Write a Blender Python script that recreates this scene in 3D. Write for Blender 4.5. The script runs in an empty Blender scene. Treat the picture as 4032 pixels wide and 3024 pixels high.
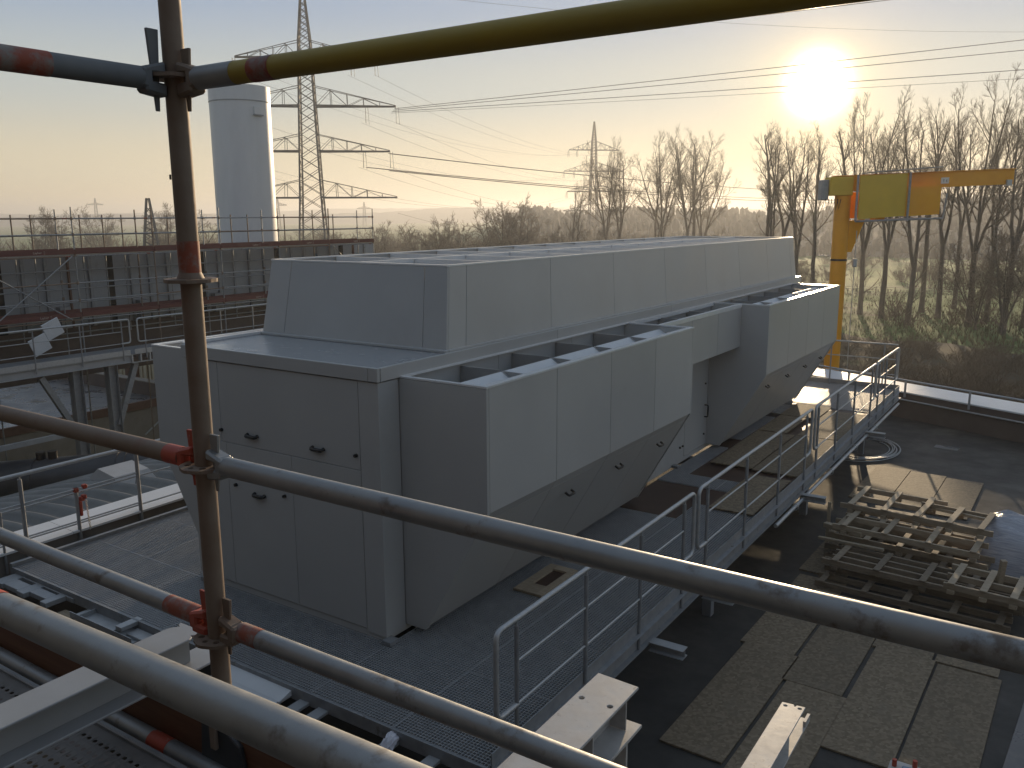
import bpy, bmesh, math, random
import numpy as np
from mathutils import Matrix, Vector

# ------------------------------------------------------------------ camera, world, sun, exposure
scene = bpy.context.scene
COL = scene.collection
cam = bpy.data.cameras.new('camera')
cam_o = bpy.data.objects.new('camera', cam)
COL.objects.link(cam_o)
cam.sensor_width = 36.0
cam.lens = 36.0 * 3366 / 4032
cam.clip_start = 0.05
cam.clip_end = 12000
CR = ((0.83343906, 0.10275481, -0.54297402), (0.55258985, -0.1636404, 0.81723086), (-0.00487808, -0.98115405, -0.19316557))
cam_o.matrix_world = Matrix(((CR[0][0], -CR[0][1], -CR[0][2], 0), (CR[1][0], -CR[1][1], -CR[1][2], 0),
                             (CR[2][0], -CR[2][1], -CR[2][2], 0), (0, 0, 0, 1)))
scene.camera = cam_o

SUN_DIR = Vector((-0.251, 0.959, 0.133)).normalized()
SUN_EL = math.asin(SUN_DIR.z)
SUN_AZ = math.atan2(SUN_DIR.x, SUN_DIR.y)
world = bpy.data.worlds.new('World')
scene.world = world
world.use_nodes = True
wn, wl = world.node_tree.nodes, world.node_tree.links
bg = wn['Background']
bg.inputs[1].default_value = 0.1


def wnode(t, **kw):
    n = wn.new(t)
    for k, v in kw.items():
        setattr(n, k, v)
    return n


sky = wnode('ShaderNodeTexSky', sky_type='NISHITA', sun_disc=False, sun_elevation=SUN_EL, sun_rotation=SUN_AZ,
            altitude=60, air_density=1.0, dust_density=0.6, ozone_density=1.5)
gam = wnode('ShaderNodeGamma')
gam.inputs[1].default_value = 0.08
wl.new(sky.outputs[0], gam.inputs[0])
tc = wnode('ShaderNodeTexCoord')
sep = wnode('ShaderNodeSeparateXYZ')
wl.new(tc.outputs['Generated'], sep.inputs[0])
ramp = wnode('ShaderNodeValToRGB')
ramp.color_ramp.interpolation = 'EASE'
for i, (p, c) in enumerate([(0.0, (6.9, 5.5, 3.5, 1)), (0.05, (6.4, 5.6, 4.1, 1)), (0.14, (4.5, 4.8, 4.7, 1)), (0.23, (3.0, 3.75, 4.9, 1)), (0.5, (2.7, 3.25, 4.0, 1)), (1.0, (2.2, 2.75, 3.5, 1))]):
    e = ramp.color_ramp.elements[i] if i < 2 else ramp.color_ramp.elements.new(p)
    e.position = p
    e.color = c
wl.new(sep.outputs[2], ramp.inputs[0])
mul = wnode('ShaderNodeMix', data_type='RGBA', blend_type='MULTIPLY')
mul.inputs[0].default_value = 1.0
wl.new(gam.outputs[0], mul.inputs[6])
wl.new(ramp.outputs[0], mul.inputs[7])
# aureole of the low sun: a function of the angle to the sun only
dot = wnode('ShaderNodeVectorMath', operation='DOT_PRODUCT')
nrm = wnode('ShaderNodeVectorMath', operation='NORMALIZE')
wl.new(tc.outputs['Generated'], nrm.inputs[0])
wl.new(nrm.outputs[0], dot.inputs[0])
dot.inputs[1].default_value = SUN_DIR


def m(op, a, b=None, c=None, clamp=False):
    n = wnode('ShaderNodeMath', operation=op)
    n.use_clamp = clamp
    for i, v in enumerate((a, b, c)):
        if v is None:
            continue
        if isinstance(v, (int, float)):
            n.inputs[i].default_value = v
        else:
            wl.new(v, n.inputs[i])
    return n.outputs[0]


ang = m('MULTIPLY', m('ARCCOSINE', m('MINIMUM', dot.outputs['Value'], 0.9999999)), 57.29578)
core = m('POWER', m('SUBTRACT', 1.0, m('MULTIPLY', m('SUBTRACT', ang, 1.0), 0.4, clamp=True)), 4.0)
halo1 = m('EXPONENT', m('MULTIPLY', ang, -0.62))
halo2 = m('EXPONENT', m('MULTIPLY', ang, -0.16))


def scaled(val, col):
    n = wnode('ShaderNodeVectorMath', operation='SCALE')
    n.inputs[0].default_value = col
    wl.new(val, n.inputs['Scale'])
    return n.outputs[0]


def vadd(a, b):
    n = wnode('ShaderNodeVectorMath', operation='ADD')
    wl.new(a, n.inputs[0])
    wl.new(b, n.inputs[1])
    return n.outputs[0]


tot = vadd(vadd(vadd(mul.outputs[2], scaled(core, (40, 36, 28))), scaled(halo1, (16, 10.5, 3.0))), scaled(halo2, (2.2, 1.2, 0.1)))
wl.new(tot, bg.inputs[0])

sun = bpy.data.lights.new('sun', 'SUN')
sun.energy = 4.6
sun.color = (1.0, 0.76, 0.48)
sun.angle = math.radians(0.5)
sun_o = bpy.data.objects.new('sun', sun)
COL.objects.link(sun_o)
sun_o.rotation_euler = (-SUN_DIR).to_track_quat('-Z', 'Y').to_euler()
sun_o.location = SUN_DIR * 60

vs = scene.view_settings
vs.view_transform = 'Standard'
vs.look = 'None'
vs.exposure = 0.0
vs.gamma = 1.0
vs.use_curve_mapping = False
scene.cycles.max_bounces = 8
scene.cycles.volume_bounces = 0
scene.cycles.caustics_reflective = False

PI = math.pi
rng = random.Random(7)


# ------------------------------------------------------------------ materials
def mat(name, c1, c2=None, scale=4.0, rough=0.5, rough2=None, metal=0.0, bump=0.0, stretch=(1, 1, 1), detail=6.0, lo=0.35, hi=0.7,
        spots=None, tex='noise', emit=None, spec=0.5, rnd=0.0, bscale=None):
    mt = bpy.data.materials.new(name)
    mt.use_nodes = True
    nt = mt.node_tree
    n, l = nt.nodes, nt.links
    b = n['Principled BSDF']
    b.inputs['Metallic'].default_value = metal
    b.inputs['Specular IOR Level'].default_value = spec
    b.inputs['Roughness'].default_value = rough
    c2 = c2 or tuple(v * 0.8 for v in c1)
    t = n.new('ShaderNodeTexCoord')
    mp = n.new('ShaderNodeMapping')
    mp.inputs['Scale'].default_value = stretch
    l.new(t.outputs['Object'], mp.inputs[0])
    if tex == 'voronoi':
        nz = n.new('ShaderNodeTexVoronoi')
        nz.inputs['Scale'].default_value = scale
        src = nz.outputs['Color']
        bw = n.new('ShaderNodeRGBToBW')
        l.new(src, bw.inputs[0])
        src = bw.outputs[0]
    else:
        nz = n.new('ShaderNodeTexNoise')
        nz.inputs['Scale'].default_value = scale
        nz.inputs['Detail'].default_value = detail
        nz.inputs['Roughness'].default_value = 0.62
        src = nz.outputs['Fac']
    l.new(mp.outputs[0], nz.inputs['Vector'])
    rp = n.new('ShaderNodeValToRGB')
    rp.color_ramp.elements[0].position = lo
    rp.color_ramp.elements[1].position = hi
    rp.color_ramp.elements[0].color = (*c1, 1)
    rp.color_ramp.elements[1].color = (*c2, 1)
    l.new(src, rp.inputs[0])
    colr = rp.outputs[0]
    if spots:
        sc_, sp, wdt, colour = spots
        n2 = n.new('ShaderNodeTexNoise')
        n2.inputs['Scale'].default_value = sc_
        n2.inputs['Detail'].default_value = 8
        n2.inputs['Roughness'].default_value = 0.65
        l.new(mp.outputs[0], n2.inputs['Vector'])
        r2 = n.new('ShaderNodeMapRange')
        r2.inputs[1].default_value = sp
        r2.inputs[2].default_value = sp + wdt
        l.new(n2.outputs['Fac'], r2.inputs[0])
        mx = n.new('ShaderNodeMix')
        mx.data_type = 'RGBA'
        l.new(r2.outputs[0], mx.inputs[0])
        l.new(colr, mx.inputs[6])
        mx.inputs[7].default_value = (*colour, 1)
        colr = mx.outputs[2]
        if metal > 0:
            mm = n.new('ShaderNodeMath')
            mm.operation = 'MULTIPLY_ADD'
            l.new(r2.outputs[0], mm.inputs[0])
            mm.inputs[1].default_value = -metal
            mm.inputs[2].default_value = metal
            l.new(mm.outputs[0], b.inputs['Metallic'])
    if rnd:
        oi = n.new('ShaderNodeObjectInfo')
        mr = n.new('ShaderNodeMapRange')
        mr.inputs[3].default_value = 1 - rnd
        mr.inputs[4].default_value = 1 + rnd
        l.new(oi.outputs['Random'], mr.inputs[0])
        vm = n.new('ShaderNodeVectorMath')
        vm.operation = 'SCALE'
        l.new(colr, vm.inputs[0])
        l.new(mr.outputs[0], vm.inputs['Scale'])
        colr = vm.outputs[0]
    l.new(colr, b.inputs['Base Color'])
    if rough2 is not None:
        rr = n.new('ShaderNodeMapRange')
        rr.inputs[1].default_value = lo
        rr.inputs[2].default_value = hi
        rr.inputs[3].default_value = rough
        rr.inputs[4].default_value = rough2
        l.new(src, rr.inputs[0])
        l.new(rr.outputs[0], b.inputs['Roughness'])
    if bump:
        bp = n.new('ShaderNodeBump')
        bp.inputs['Strength'].default_value = bump
        bp.inputs['Distance'].default_value = 0.01
        if bscale:
            n3 = n.new('ShaderNodeTexNoise')
            n3.inputs['Scale'].default_value = bscale
            n3.inputs['Detail'].default_value = 4
            l.new(mp.outputs[0], n3.inputs['Vector'])
            l.new(n3.outputs['Fac'], bp.inputs['Height'])
        else:
            l.new(src, bp.inputs['Height'])
        l.new(bp.outputs[0], b.inputs['Normal'])
    if emit:
        b.inputs['Emission Color'].default_value = (*emit[:3], 1)
        b.inputs['Emission Strength'].default_value = emit[3]
    return mt


M = {}
M['panel'] = mat('light_grey_coated_sheet', (.435, .43, .42), (.485, .48, .465), scale=.7, rough=.30, rough2=.40, bump=.22, bscale=1.3, spots=(1.1, .60, .25, (.40, .39, .38)), rnd=.03)
M['panel_in'] = mat('dark_casing', (.09, .09, .09), rough=.8)
M['hood_in'] = mat('hood_lining', (.33, .32, .31), (.27, .265, .26), scale=2, rough=.6)
M['rim'] = mat('bright_sheet_edge', (.80, .80, .80), (.72, .72, .72), scale=5, rough=.22, metal=.1)
M['wet_roof'] = mat('wet_sheet_roof', (.40, .41, .42), (.36, .37, .38), scale=3, rough=.16, rough2=.3, metal=.2, bump=.05, bscale=14, stretch=(1, 2, 1))
M['baffle'] = mat('white_baffle_sheet', (.70, .71, .72), (.64, .65, .66), scale=4, rough=.5)
M['black'] = mat('black_plastic', (.015, .015, .016), rough=.45)
M['galv'] = mat('galvanised_steel', (.42, .43, .44), (.52, .53, .535), scale=16, rough=.42, rough2=.55, metal=.55, bump=.05)
M['galv_dark'] = mat('weathered_galvanised_steel', (.26, .27, .285), (.35, .36, .37), scale=9, rough=.48, rough2=.62, metal=.4, bump=.05, spots=(5, .62, .1, (.13, .11, .09)))
M['grate'] = mat('grating_steel', (.46, .47, .49), (.56, .57, .58), scale=6, rough=.4, metal=.45)
M['tube'] = mat('worn_scaffold_tube', (.27, .28, .29), (.36, .365, .365), scale=9, rough=.40, rough2=.6, metal=.6, bump=.10, spots=(13, .57, .10, (.16, .135, .115)), bscale=26)
M['tube_dull'] = mat('dull_grey_tube', (.15, .16, .17), (.20, .205, .21), scale=9, rough=.72, bump=.04, spots=(10, .62, .15, (.16, .12, .09)), bscale=30)
M['tube_rust'] = mat('rusty_scaffold_tube', (.20, .14, .10), (.27, .215, .17), scale=5, rough=.6, rough2=.75, metal=.15, bump=.1, spots=(6, .56, .2, (.21, .10, .065)), bscale=40)
M['tube_yellow'] = mat('yellow_painted_tube', (.42, .30, .035), (.34, .25, .05), scale=5, rough=.5, metal=.05, bump=.1, spots=(14, .68, .1, (.17, .15, .10)), bscale=40)
M['red_paint'] = mat('red_marking_paint', (.46, .065, .035), (.38, .08, .045), scale=12, rough=.55, spots=(25, .62, .08, (.33, .25, .22)))
M['red_dull'] = mat('dull_red_paint', (.33, .07, .035), (.24, .085, .055), scale=10, rough=.62, spots=(16, .47, .16, (.25, .22, .20)))
M['toe_wood'] = mat('brown_toe_board', (.13, .052, .028), (.20, .095, .05), scale=5, rough=.6, stretch=(.5, 1, 6), bump=.1)
M['toe_red'] = mat('red_toe_board', (.13, .032, .026), (.10, .03, .024), scale=4, rough=.6, stretch=(1, .4, 5))
M['white_steel'] = mat('white_primed_steel', (.56, .55, .53), (.40, .39, .38), scale=7, rough=.35, rough2=.55, bump=.15, spots=(26, .6, .12, (.27, .25, .23)))
M['beam_steel'] = mat('grey_coated_beam', (.40, .41, .42), (.33, .34, .35), scale=3, rough=.38, rough2=.5, metal=.2, spots=(10, .7, .06, (.22, .2, .18)))
M['deck'] = mat('perforated_deck_steel', (.15, .14, .13), (.22, .205, .195), scale=9, rough=.6, rough2=.72, metal=.25, bump=.1)
M['bitumen'] = mat('bitumen_roofing', (.034, .032, .029), (.056, .052, .046), scale=1.6, rough=.75, rough2=.55, bump=.25, spots=(.5, .58, .12, (.095, .085, .072)), bscale=60)
M['felt'] = mat('grey_roofing_felt', (.055, .052, .047), (.085, .08, .072), scale=3, rough=.6, rough2=.8, bump=.2, bscale=50)
M['osb'] = mat('osb_board', (.155, .115, .072), (.245, .19, .125), scale=30, tex='voronoi', rough=.72, bump=.2, lo=.2, hi=.85, spots=(1.7, .55, .2, (.17, .135, .095)), rnd=.12)
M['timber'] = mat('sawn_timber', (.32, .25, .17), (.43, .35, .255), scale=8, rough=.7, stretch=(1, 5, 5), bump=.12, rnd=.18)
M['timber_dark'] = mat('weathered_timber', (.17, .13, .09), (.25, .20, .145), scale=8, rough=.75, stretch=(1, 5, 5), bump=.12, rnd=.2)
M['ply'] = mat('brown_film_plywood', (.045, .022, .016), (.065, .032, .022), scale=3, rough=.5)
M['white_coping'] = mat('white_coping_sheet', (.78, .79, .80), (.72, .73, .74), scale=1.5, rough=.35, rough2=.5)
M['conc'] = mat('grey_render', (.20, .175, .155), (.26, .235, .21), scale=1.3, rough=.85, bump=.1, spots=(2.4, .6, .15, (.13, .11, .095)))
M['conc_dark'] = mat('dark_parapet_render', (.10, .075, .065), (.14, .11, .095), scale=1.2, rough=.85, bump=.1)
M['conc_panel'] = mat('concrete_panel', (.27, .235, .195), (.33, .29, .245), scale=1.5, rough=.85, bump=.08, spots=(1.2, .6, .15, (.19, .165, .14)), rnd=.06)
M['wet_deck'] = mat('wet_flat_roof', (.085, .085, .09), (.14, .135, .135), scale=.9, rough=.12, rough2=.6, bump=.08, spots=(.8, .55, .1, (.18, .165, .15)))
M['crane'] = mat('yellow_crane_paint', (.85, .37, .02), (.78, .33, .02), scale=2, rough=.35, rough2=.45)
M['crane_orange'] = mat('orange_sheet', (.85, .38, .01), (.80, .34, .012), scale=2, rough=.5)
M['crane_olive'] = mat('yellow_cover_sheet', (.64, .42, .035), (.58, .38, .035), scale=2, rough=.5)
M['stack'] = mat('white_stack_cladding', (.62, .62, .63), (.56, .56, .57), scale=1.2, rough=.4, rough2=.5, metal=.1, stretch=(1, 1, .2))
M['cream'] = mat('cream_corrugated_sheet', (.62, .52, .36), (.55, .46, .32), scale=2, rough=.6)
M['facade'] = mat('light_blocking_facade', (.042, .045, .05), (.055, .058, .063), scale=1, rough=.7)  # dark tone chosen so the unseen facade returns little light
M['wall_white'] = mat('pale_wall_panel', (.36, .37, .385), (.30, .31, .325), scale=.8, rough=.6, spots=(1.5, .62, .12, (.24, .24, .24)), rnd=.05)
M['corr'] = mat('arched_metal_roof', (.15, .145, .135), (.21, .205, .19), scale=2, rough=.35, metal=.4)
M['vent'] = mat('pale_sheet_vent', (.46, .455, .45), (.40, .395, .385), scale=3, rough=.5)
M['pipe_dark'] = mat('dark_duct_cladding', (.035, .038, .043), (.055, .058, .065), scale=2, rough=.4)
M['film'] = mat('wrinkled_plastic_film', (.30, .31, .36), (.5, .5, .53), scale=9, rough=.1, rough2=.3, spec=.9, bump=.6, stretch=(.5, 5, 5))
M['rag'] = mat('white_plastic_rag', (.75, .74, .8), rough=.5)
M['chain'] = mat('pale_plastic_chain', (.75, .70, .60), rough=.5)
M['lattice'] = mat('pylon_steel', (.085, .085, .09), (.12, .12, .125), scale=1, rough=.6, metal=.3)
M['wire'] = mat('conductor', (.09, .09, .09), rough=.5, metal=.4)
M['bark'] = mat('tree_bark', (.085, .068, .05), (.13, .105, .08), scale=5, rough=.9, bump=.3, stretch=(1, 1, .3))
M['twig'] = mat('bare_twigs', (.15, .115, .078), (.20, .155, .105), scale=2, rough=.85)
M['twig_brown'] = mat('brown_scrub_twigs', (.10, .073, .047), (.14, .105, .065), scale=.12, rough=.9)
M['forest'] = mat('distant_bare_forest', (.075, .072, .055), (.105, .095, .07), scale=.02, rough=.95)
M['hill'] = mat('wooded_hills', (.06, .07, .06), (.09, .095, .075), scale=.004, rough=.95)
M['text'] = mat('pale_print', (.5, .42, .36), rough=.6)
M['sign'] = mat('white_sign', (.75, .74, .7), rough=.5)
M['green_lamp'] = mat('green_signal_lens', (.02, .5, .2), rough=.3, emit=(.05, 1.0, .35, 1.6))
M['blue_film'] = mat('blue_sheet', (.12, .2, .32), (.35, .42, .48), scale=5, rough=.15, rough2=.3, bump=.3)
M['dark_hole'] = mat('deep_recess', (.01, .01, .01), rough=.9)
M['brown_beam'] = mat('brown_painted_steel', (.14, .07, .045), (.19, .10, .07), scale=3, rough=.55)


# ------------------------------------------------------------------ mesh helpers
class MB:
    def __init__(self):
        self.v, self.f, self.smooth = [], [], False

    def box(self, x0, x1, y0, y1, z0, z1):
        b = len(self.v)
        self.v += [(x0, y0, z0), (x1, y0, z0), (x1, y1, z0), (x0, y1, z0), (x0, y0, z1), (x1, y0, z1), (x1, y1, z1), (x0, y1, z1)]
        self.f += [(b, b + 3, b + 2, b + 1), (b + 4, b + 5, b + 6, b + 7), (b, b + 1, b + 5, b + 4), (b + 1, b + 2, b + 6, b + 5), (b + 2, b + 3, b + 7, b + 6), (b + 3, b, b + 4, b + 7)]
        return self

    def hexa(self, p):
        """eight corners: four of one face, then the four opposite"""
        b = len(self.v)
        self.v += [tuple(q) for q in p]
        self.f += [(b, b + 3, b + 2, b + 1), (b + 4, b + 5, b + 6, b + 7), (b, b + 1, b + 5, b + 4), (b + 1, b + 2, b + 6, b + 5), (b + 2, b + 3, b + 7, b + 6), (b + 3, b, b + 4, b + 7)]
        return self

    def bar(self, p, q, w, h, up=(0, 0, 1)):
        p, q = Vector(p), Vector(q)
        d = (q - p).normalized()
        s = d.cross(Vector(up))
        if s.length < 1e-4:
            s = d.cross(Vector((1, 0, 0)))
        s.normalize()
        u = s.cross(d).normalized()
        s, u = s * w / 2, u * h / 2
        return self.hexa([p - s - u, p + s - u, p + s + u, p - s + u, q - s - u, q + s - u, q + s + u, q - s + u])

    def tube(self, pts, r, n=10, caps=True, r2=None):
        pts = [Vector(p) for p in pts]
        k = len(pts)
        rs = [r + ((r2 if r2 is not None else r) - r) * i / max(1, k - 1) for i in range(k)] if not isinstance(r, (list, tuple)) else r
        d0 = (pts[1] - pts[0]).normalized()
        a = Vector((0, 0, 1)) if abs(d0.z) < .9 else Vector((1, 0, 0))
        u = d0.cross(a).normalized()
        b0 = len(self.v)
        for i, p in enumerate(pts):
            d = (pts[min(i + 1, k - 1)] - pts[max(i - 1, 0)])
            if d.length < 1e-9:
                d = d0
            d = d.normalized()
            u = (u - d * u.dot(d)).normalized()
            w = d.cross(u)
            for j in range(n):
                t = 2 * PI * j / n
                q = p + (u * math.cos(t) + w * math.sin(t)) * rs[i]
                self.v.append((q.x, q.y, q.z))
        for i in range(k - 1):
            for j in range(n):
                a_, b_ = b0 + i * n + j, b0 + i * n + (j + 1) % n
                self.f.append((a_, b_, b_ + n, a_ + n))
        if caps:
            for s_ in (0, k - 1):
                c0 = len(self.v)
                self.v += [self.v[b0 + s_ * n + j] for j in range(n)]
                self.f.append(tuple(c0 + j for j in (range(n) if s_ else range(n - 1, -1, -1))))
        self.smooth = True
        return self

    def prism(self, poly, axis, a, b):
        """poly in the two other axes, extruded along axis from a to b"""
        def P(u, w, t):
            return {'x': (t, u, w), 'y': (u, t, w), 'z': (u, w, t)}[axis]
        n = len(poly)
        o = len(self.v)
        self.v += [P(u, w, a) for u, w in poly] + [P(u, w, b) for u, w in poly]
        self.f.append(tuple(range(o, o + n)))
        self.f.append(tuple(range(o + 2 * n - 1, o + n - 1, -1)))
        for i in range(n):
            j = (i + 1) % n
            self.f.append((o + j, o + i, o + n + i, o + n + j))
        return self

    def add(self, other, mtx):
        b = len(self.v)
        for p in other.v:
            q = mtx @ Vector(p)
            self.v.append((q.x, q.y, q.z))
        self.f += [tuple(i + b for i in f) for f in other.f]
        self.smooth = self.smooth or other.smooth
        return self

    def mesh(self, name, material, off=(0, 0, 0), bevel=0.0, fix=True):
        me = bpy.data.meshes.new(name)
        vv = np.array(self.v, dtype=float) - np.array(off, dtype=float)
        me.from_pydata([tuple(p) for p in vv], [], self.f)
        if fix or bevel:
            bm = bmesh.new()
            bm.from_mesh(me)
            bmesh.ops.recalc_face_normals(bm, faces=bm.faces)
            if bevel:
                es = [e for e in bm.edges if len(e.link_faces) == 2 and e.calc_face_angle(0) > .9]
                bmesh.ops.bevel(bm, geom=es, offset=bevel, segments=1, affect='EDGES', clamp_overlap=True)
            bm.to_mesh(me)
            bm.free()
        if self.smooth:
            me.polygons.foreach_set('use_smooth', [len(p.vertices) == 4 for p in me.polygons])
        me.materials.append(material)
        return me

    def build(self, name, material, parent=None, bevel=0.0, fix=True, label=None):
        off = root_loc(parent) if parent else (0, 0, 0)
        o = bpy.data.objects.new(name, self.mesh(name, material, off, bevel, fix))
        COL.objects.link(o)
        if parent:
            o.parent = parent
        if label:
            o['label'] = label
        return o


def root_loc(o):
    p = Vector((0, 0, 0))
    while o is not None:
        p += o.location
        o = o.parent
    return p


def thing(name, label, cat, loc, group=None):
    o = bpy.data.objects.new(name, None)
    o.empty_display_size = .1
    COL.objects.link(o)
    o.location = loc
    o['label'] = label
    o['category'] = cat
    if group:
        o['group'] = group
    return o


def tag(o, label, cat, group=None):
    o['label'] = label
    o['category'] = cat
    if group:
        o['group'] = group
    return o


def kind(o, k):
    o['kind'] = k
    return o


def single(mb, name, material, label, cat, group=None, bevel=0.0):
    """a thing that is one mesh, its origin at its base centre"""
    a = np.array(mb.v)
    c = Vector((a[:, 0].mean(), a[:, 1].mean(), a[:, 2].min()))
    o = bpy.data.objects.new(name, mb.mesh(name, material, c, bevel))
    o.location = c
    COL.objects.link(o)
    return tag(o, label, cat, group)


def copy_tree(o, parent=None):
    c = o.copy()
    COL.objects.link(c)
    if parent:
        c.parent = parent
    for ch in list(o.children):
        copy_tree(ch, c)
    return c


def plate(outer, holes, t, z=0.0):
    """flat plate with through holes, outline and holes as xy loops, thickness t downwards from z"""
    bm = bmesh.new()
    eds = []
    for loop in [outer] + holes:
        vs_ = [bm.verts.new((x, y, z)) for x, y in loop]
        eds += [bm.edges.new((vs_[i], vs_[(i + 1) % len(vs_)])) for i in range(len(vs_))]
    bmesh.ops.triangle_fill(bm, edges=eds, use_beauty=True)
    r = bmesh.ops.extrude_face_region(bm, geom=bm.faces[:])
    bmesh.ops.translate(bm, verts=[g for g in r['geom'] if isinstance(g, bmesh.types.BMVert)], vec=(0, 0, -t))
    bmesh.ops.recalc_face_normals(bm, faces=bm.faces)
    bm.verts.index_update()
    o = MB()
    o.v = [tuple(v.co) for v in bm.verts]
    o.f = [tuple(v.index for v in f.verts) for f in bm.faces]
    bm.free()
    return o


def circle(x, y, r, n=14, a0=0.0):
    return [(x + r * math.cos(a0 + 2 * PI * i / n), y + r * math.sin(a0 + 2 * PI * i / n)) for i in range(n)]


def loop_pts(ctrl, r=.1, n=5):
    """polyline with rounded corners"""
    P = [Vector(p) for p in ctrl]
    out = [P[0]]
    for i in range(1, len(P) - 1):
        a, b, c = P[i - 1], P[i], P[i + 1]
        d1, d2 = (a - b).normalized(), (c - b).normalized()
        s, e = b + d1 * r, b + d2 * r
        for k in range(n + 1):
            t = k / n
            out.append(s * (1 - t) ** 2 + b * 2 * t * (1 - t) + e * t ** 2)
    out.append(P[-1])
    return out


# ------------------------------------------------------------------ ground, hills, haze
GZ = -12.0
def ground():
    n = 90
    me = MB()
    rs = [0] + [3 * 1.085 ** k for k in range(n)]
    seg = 96
    nzr = random.Random(3)
    me.v.append((0, 0, GZ))
    for r in rs[1:]:
        for j in range(seg):
            t = 2 * PI * j / seg
            x, y = r * math.cos(t), r * math.sin(t)
            h = .35 * math.sin(x * .061 + 1.3) * math.sin(y * .047) if r > 45 else 0
            me.v.append((x, y, GZ + h))
    for j in range(seg):
        me.f.append((0, 1 + j, 1 + (j + 1) % seg))
    for i in range(len(rs) - 2):
        for j in range(seg):
            a = 1 + i * seg + j
            b = 1 + i * seg + (j + 1) % seg
            me.f.append((a, a + seg, b + seg, b))
    mg = mat('winter_meadow', (.055, .115, .012), (.11, .18, .022), scale=.03, rough=.9, bump=.3, lo=.38, hi=.6, spots=(.055, .56, .1, (.075, .06, .035)))
    me.smooth = True
    kind(me.build('ground', mg, fix=False), 'structure')



ground()
bk = MB()
na, nd = 40, 24
for i in range(na + 1):
    for j in range(nd + 1):
        a = -.75 + .95 * i / na
        d = 30 + (62 + 5 * math.sin(a * 17) + 3 * math.sin(a * 41)) * j / nd
        x, y = d * math.sin(a), d * math.cos(a)
        h = .35 * math.sin(x * .061 + 1.3) * math.sin(y * .047) if d > 45 else .12
        bk.v.append((x, y, GZ + .16 + h))
for i in range(na):
    for j in range(nd):
        q = i * (nd + 1) + j
        bk.f.append((q, q + nd + 1, q + nd + 2, q + 1))
kind(bk.build('scrub_ground', mat('leaf_litter', (.040, .031, .018), (.062, .050, .026), scale=.3, rough=.95, bump=.3, spots=(.09, .60, .06, (.07, .075, .025))), fix=False), 'structure')


def ridge(name, material, dist, az0, az1, top, n, jag, seed, depth):
    """a hill band at a distance: front slope, rounded crest and back slope"""
    r = random.Random(seed)
    me = MB()
    ph = [r.uniform(0, 6) for _ in range(6)]
    for i in range(n + 1):
        a = math.radians(az0 + (az1 - az0) * i / n)
        u = i / n
        hz = top * (.72 + .17 * math.sin(u * 9 + ph[0]) + .11 * math.sin(u * 23 + ph[1]) + .05 * math.sin(u * 61 + ph[2])) + r.uniform(-jag, jag)
        for k, (dd, hh) in enumerate([(0, -1), (depth * .35, hz * .62), (depth * .6, hz), (depth, hz * .9), (depth * 1.6, -1)]):
            me.v.append(((dist + dd) * math.sin(a), (dist + dd) * math.cos(a), GZ + hh))
    for i in range(n):
        for k in range(4):
            a = i * 5 + k
            me.f.append((a, a + 5, a + 6, a + 1))
    return me.build(name, material, fix=False)


kind(ridge('hills', M['hill'], 2200, -85, 25, 37, 260, .8, 5, 500), 'structure')
kind(ridge('hills', M['hill'], 1500, -82, -12, 27, 260, .8, 8, 300), 'structure')
kind(ridge('hills', M['forest'], 245, -34, 24, 19.0, 300, .25, 11, 430), 'structure')

haze = MB().box(-3600, 3600, -3600, 3600, GZ - 1.6, 39)
ho = haze.build('haze', M['black'])
kind(ho, 'stuff')
hm = bpy.data.materials.new('haze_air')
hm.use_nodes = True
hn = hm.node_tree.nodes
hn.remove(hn['Principled BSDF'])
pv = hn.new('ShaderNodeVolumePrincipled')
pv.inputs['Color'].default_value = (.92, .93, .95, 1)
pv.inputs['Density'].default_value = .00075
pv.inputs['Anisotropy'].default_value = .48
hm.node_tree.links.new(pv.outputs[0], hn['Material Output'].inputs['Volume'])
ho.data.materials[0] = hm

# ------------------------------------------------------------------ roofs and building bodies
WD = Vector((.912, -.41, 0)).normalized()          # run of the far parapet
WP = Vector((-3.8, 24.15, 0))


def wpt(s, off, z):
    nrm_ = Vector((-WD.y, WD.x, 0))
    q = WP + WD * s + nrm_ * off
    return (q.x, q.y, z)


rd = MB()
poly = [(-11.5, -8), (14, -8), wpt(19.5, .05, 0)[:2], wpt(-8.6, .05, 0)[:2]]
rd.prism(poly, 'z', -5.75, -5.3)
kind(rd.build('roof_deck', M['bitumen']), 'structure')
bb = thing('main_building', 'dark building body below the flat roof under the platform', 'building', (1, 5, GZ))
MB().prism([(-11.3, -7.8), (13.8, -7.8), wpt(19.2, -.1, 0)[:2], wpt(-8.3, -.1, 0)[:2]], 'z', GZ, -5.76).build('wall', M['conc'], bb)

par = thing('parapet_wall', 'dark rendered parapet with white metal coping along the far roof edge', 'wall', wpt(0, .5, -5.3))
S0, S1 = -8.5, 20
MB().hexa([wpt(S0, 0, -5.3), wpt(S1, 0, -5.3), wpt(S1, .95, -5.3), wpt(S0, .95, -5.3), wpt(S0, 0, -4.63), wpt(S1, 0, -4.63), wpt(S1, .95, -4.63), wpt(S0, .95, -4.63)]).build('wall_body', M['conc_dark'], par)
s = S0
while s < S1 - .1:
    e_ = min(S1, s + 2.95)
    MB().hexa([wpt(s + .004, -.03, -4.625), wpt(e_ - .004, -.03, -4.625), wpt(e_ - .004, 1.0, -4.60), wpt(s + .004, 1.0, -4.60),
               wpt(s + .004, -.03, -4.59), wpt(e_ - .004, -.03, -4.59), wpt(e_ - .004, 1.0, -4.565), wpt(s + .004, 1.0, -4.565)]).build('coping_sheet', M['white_coping'], par)
    s = e_
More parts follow.
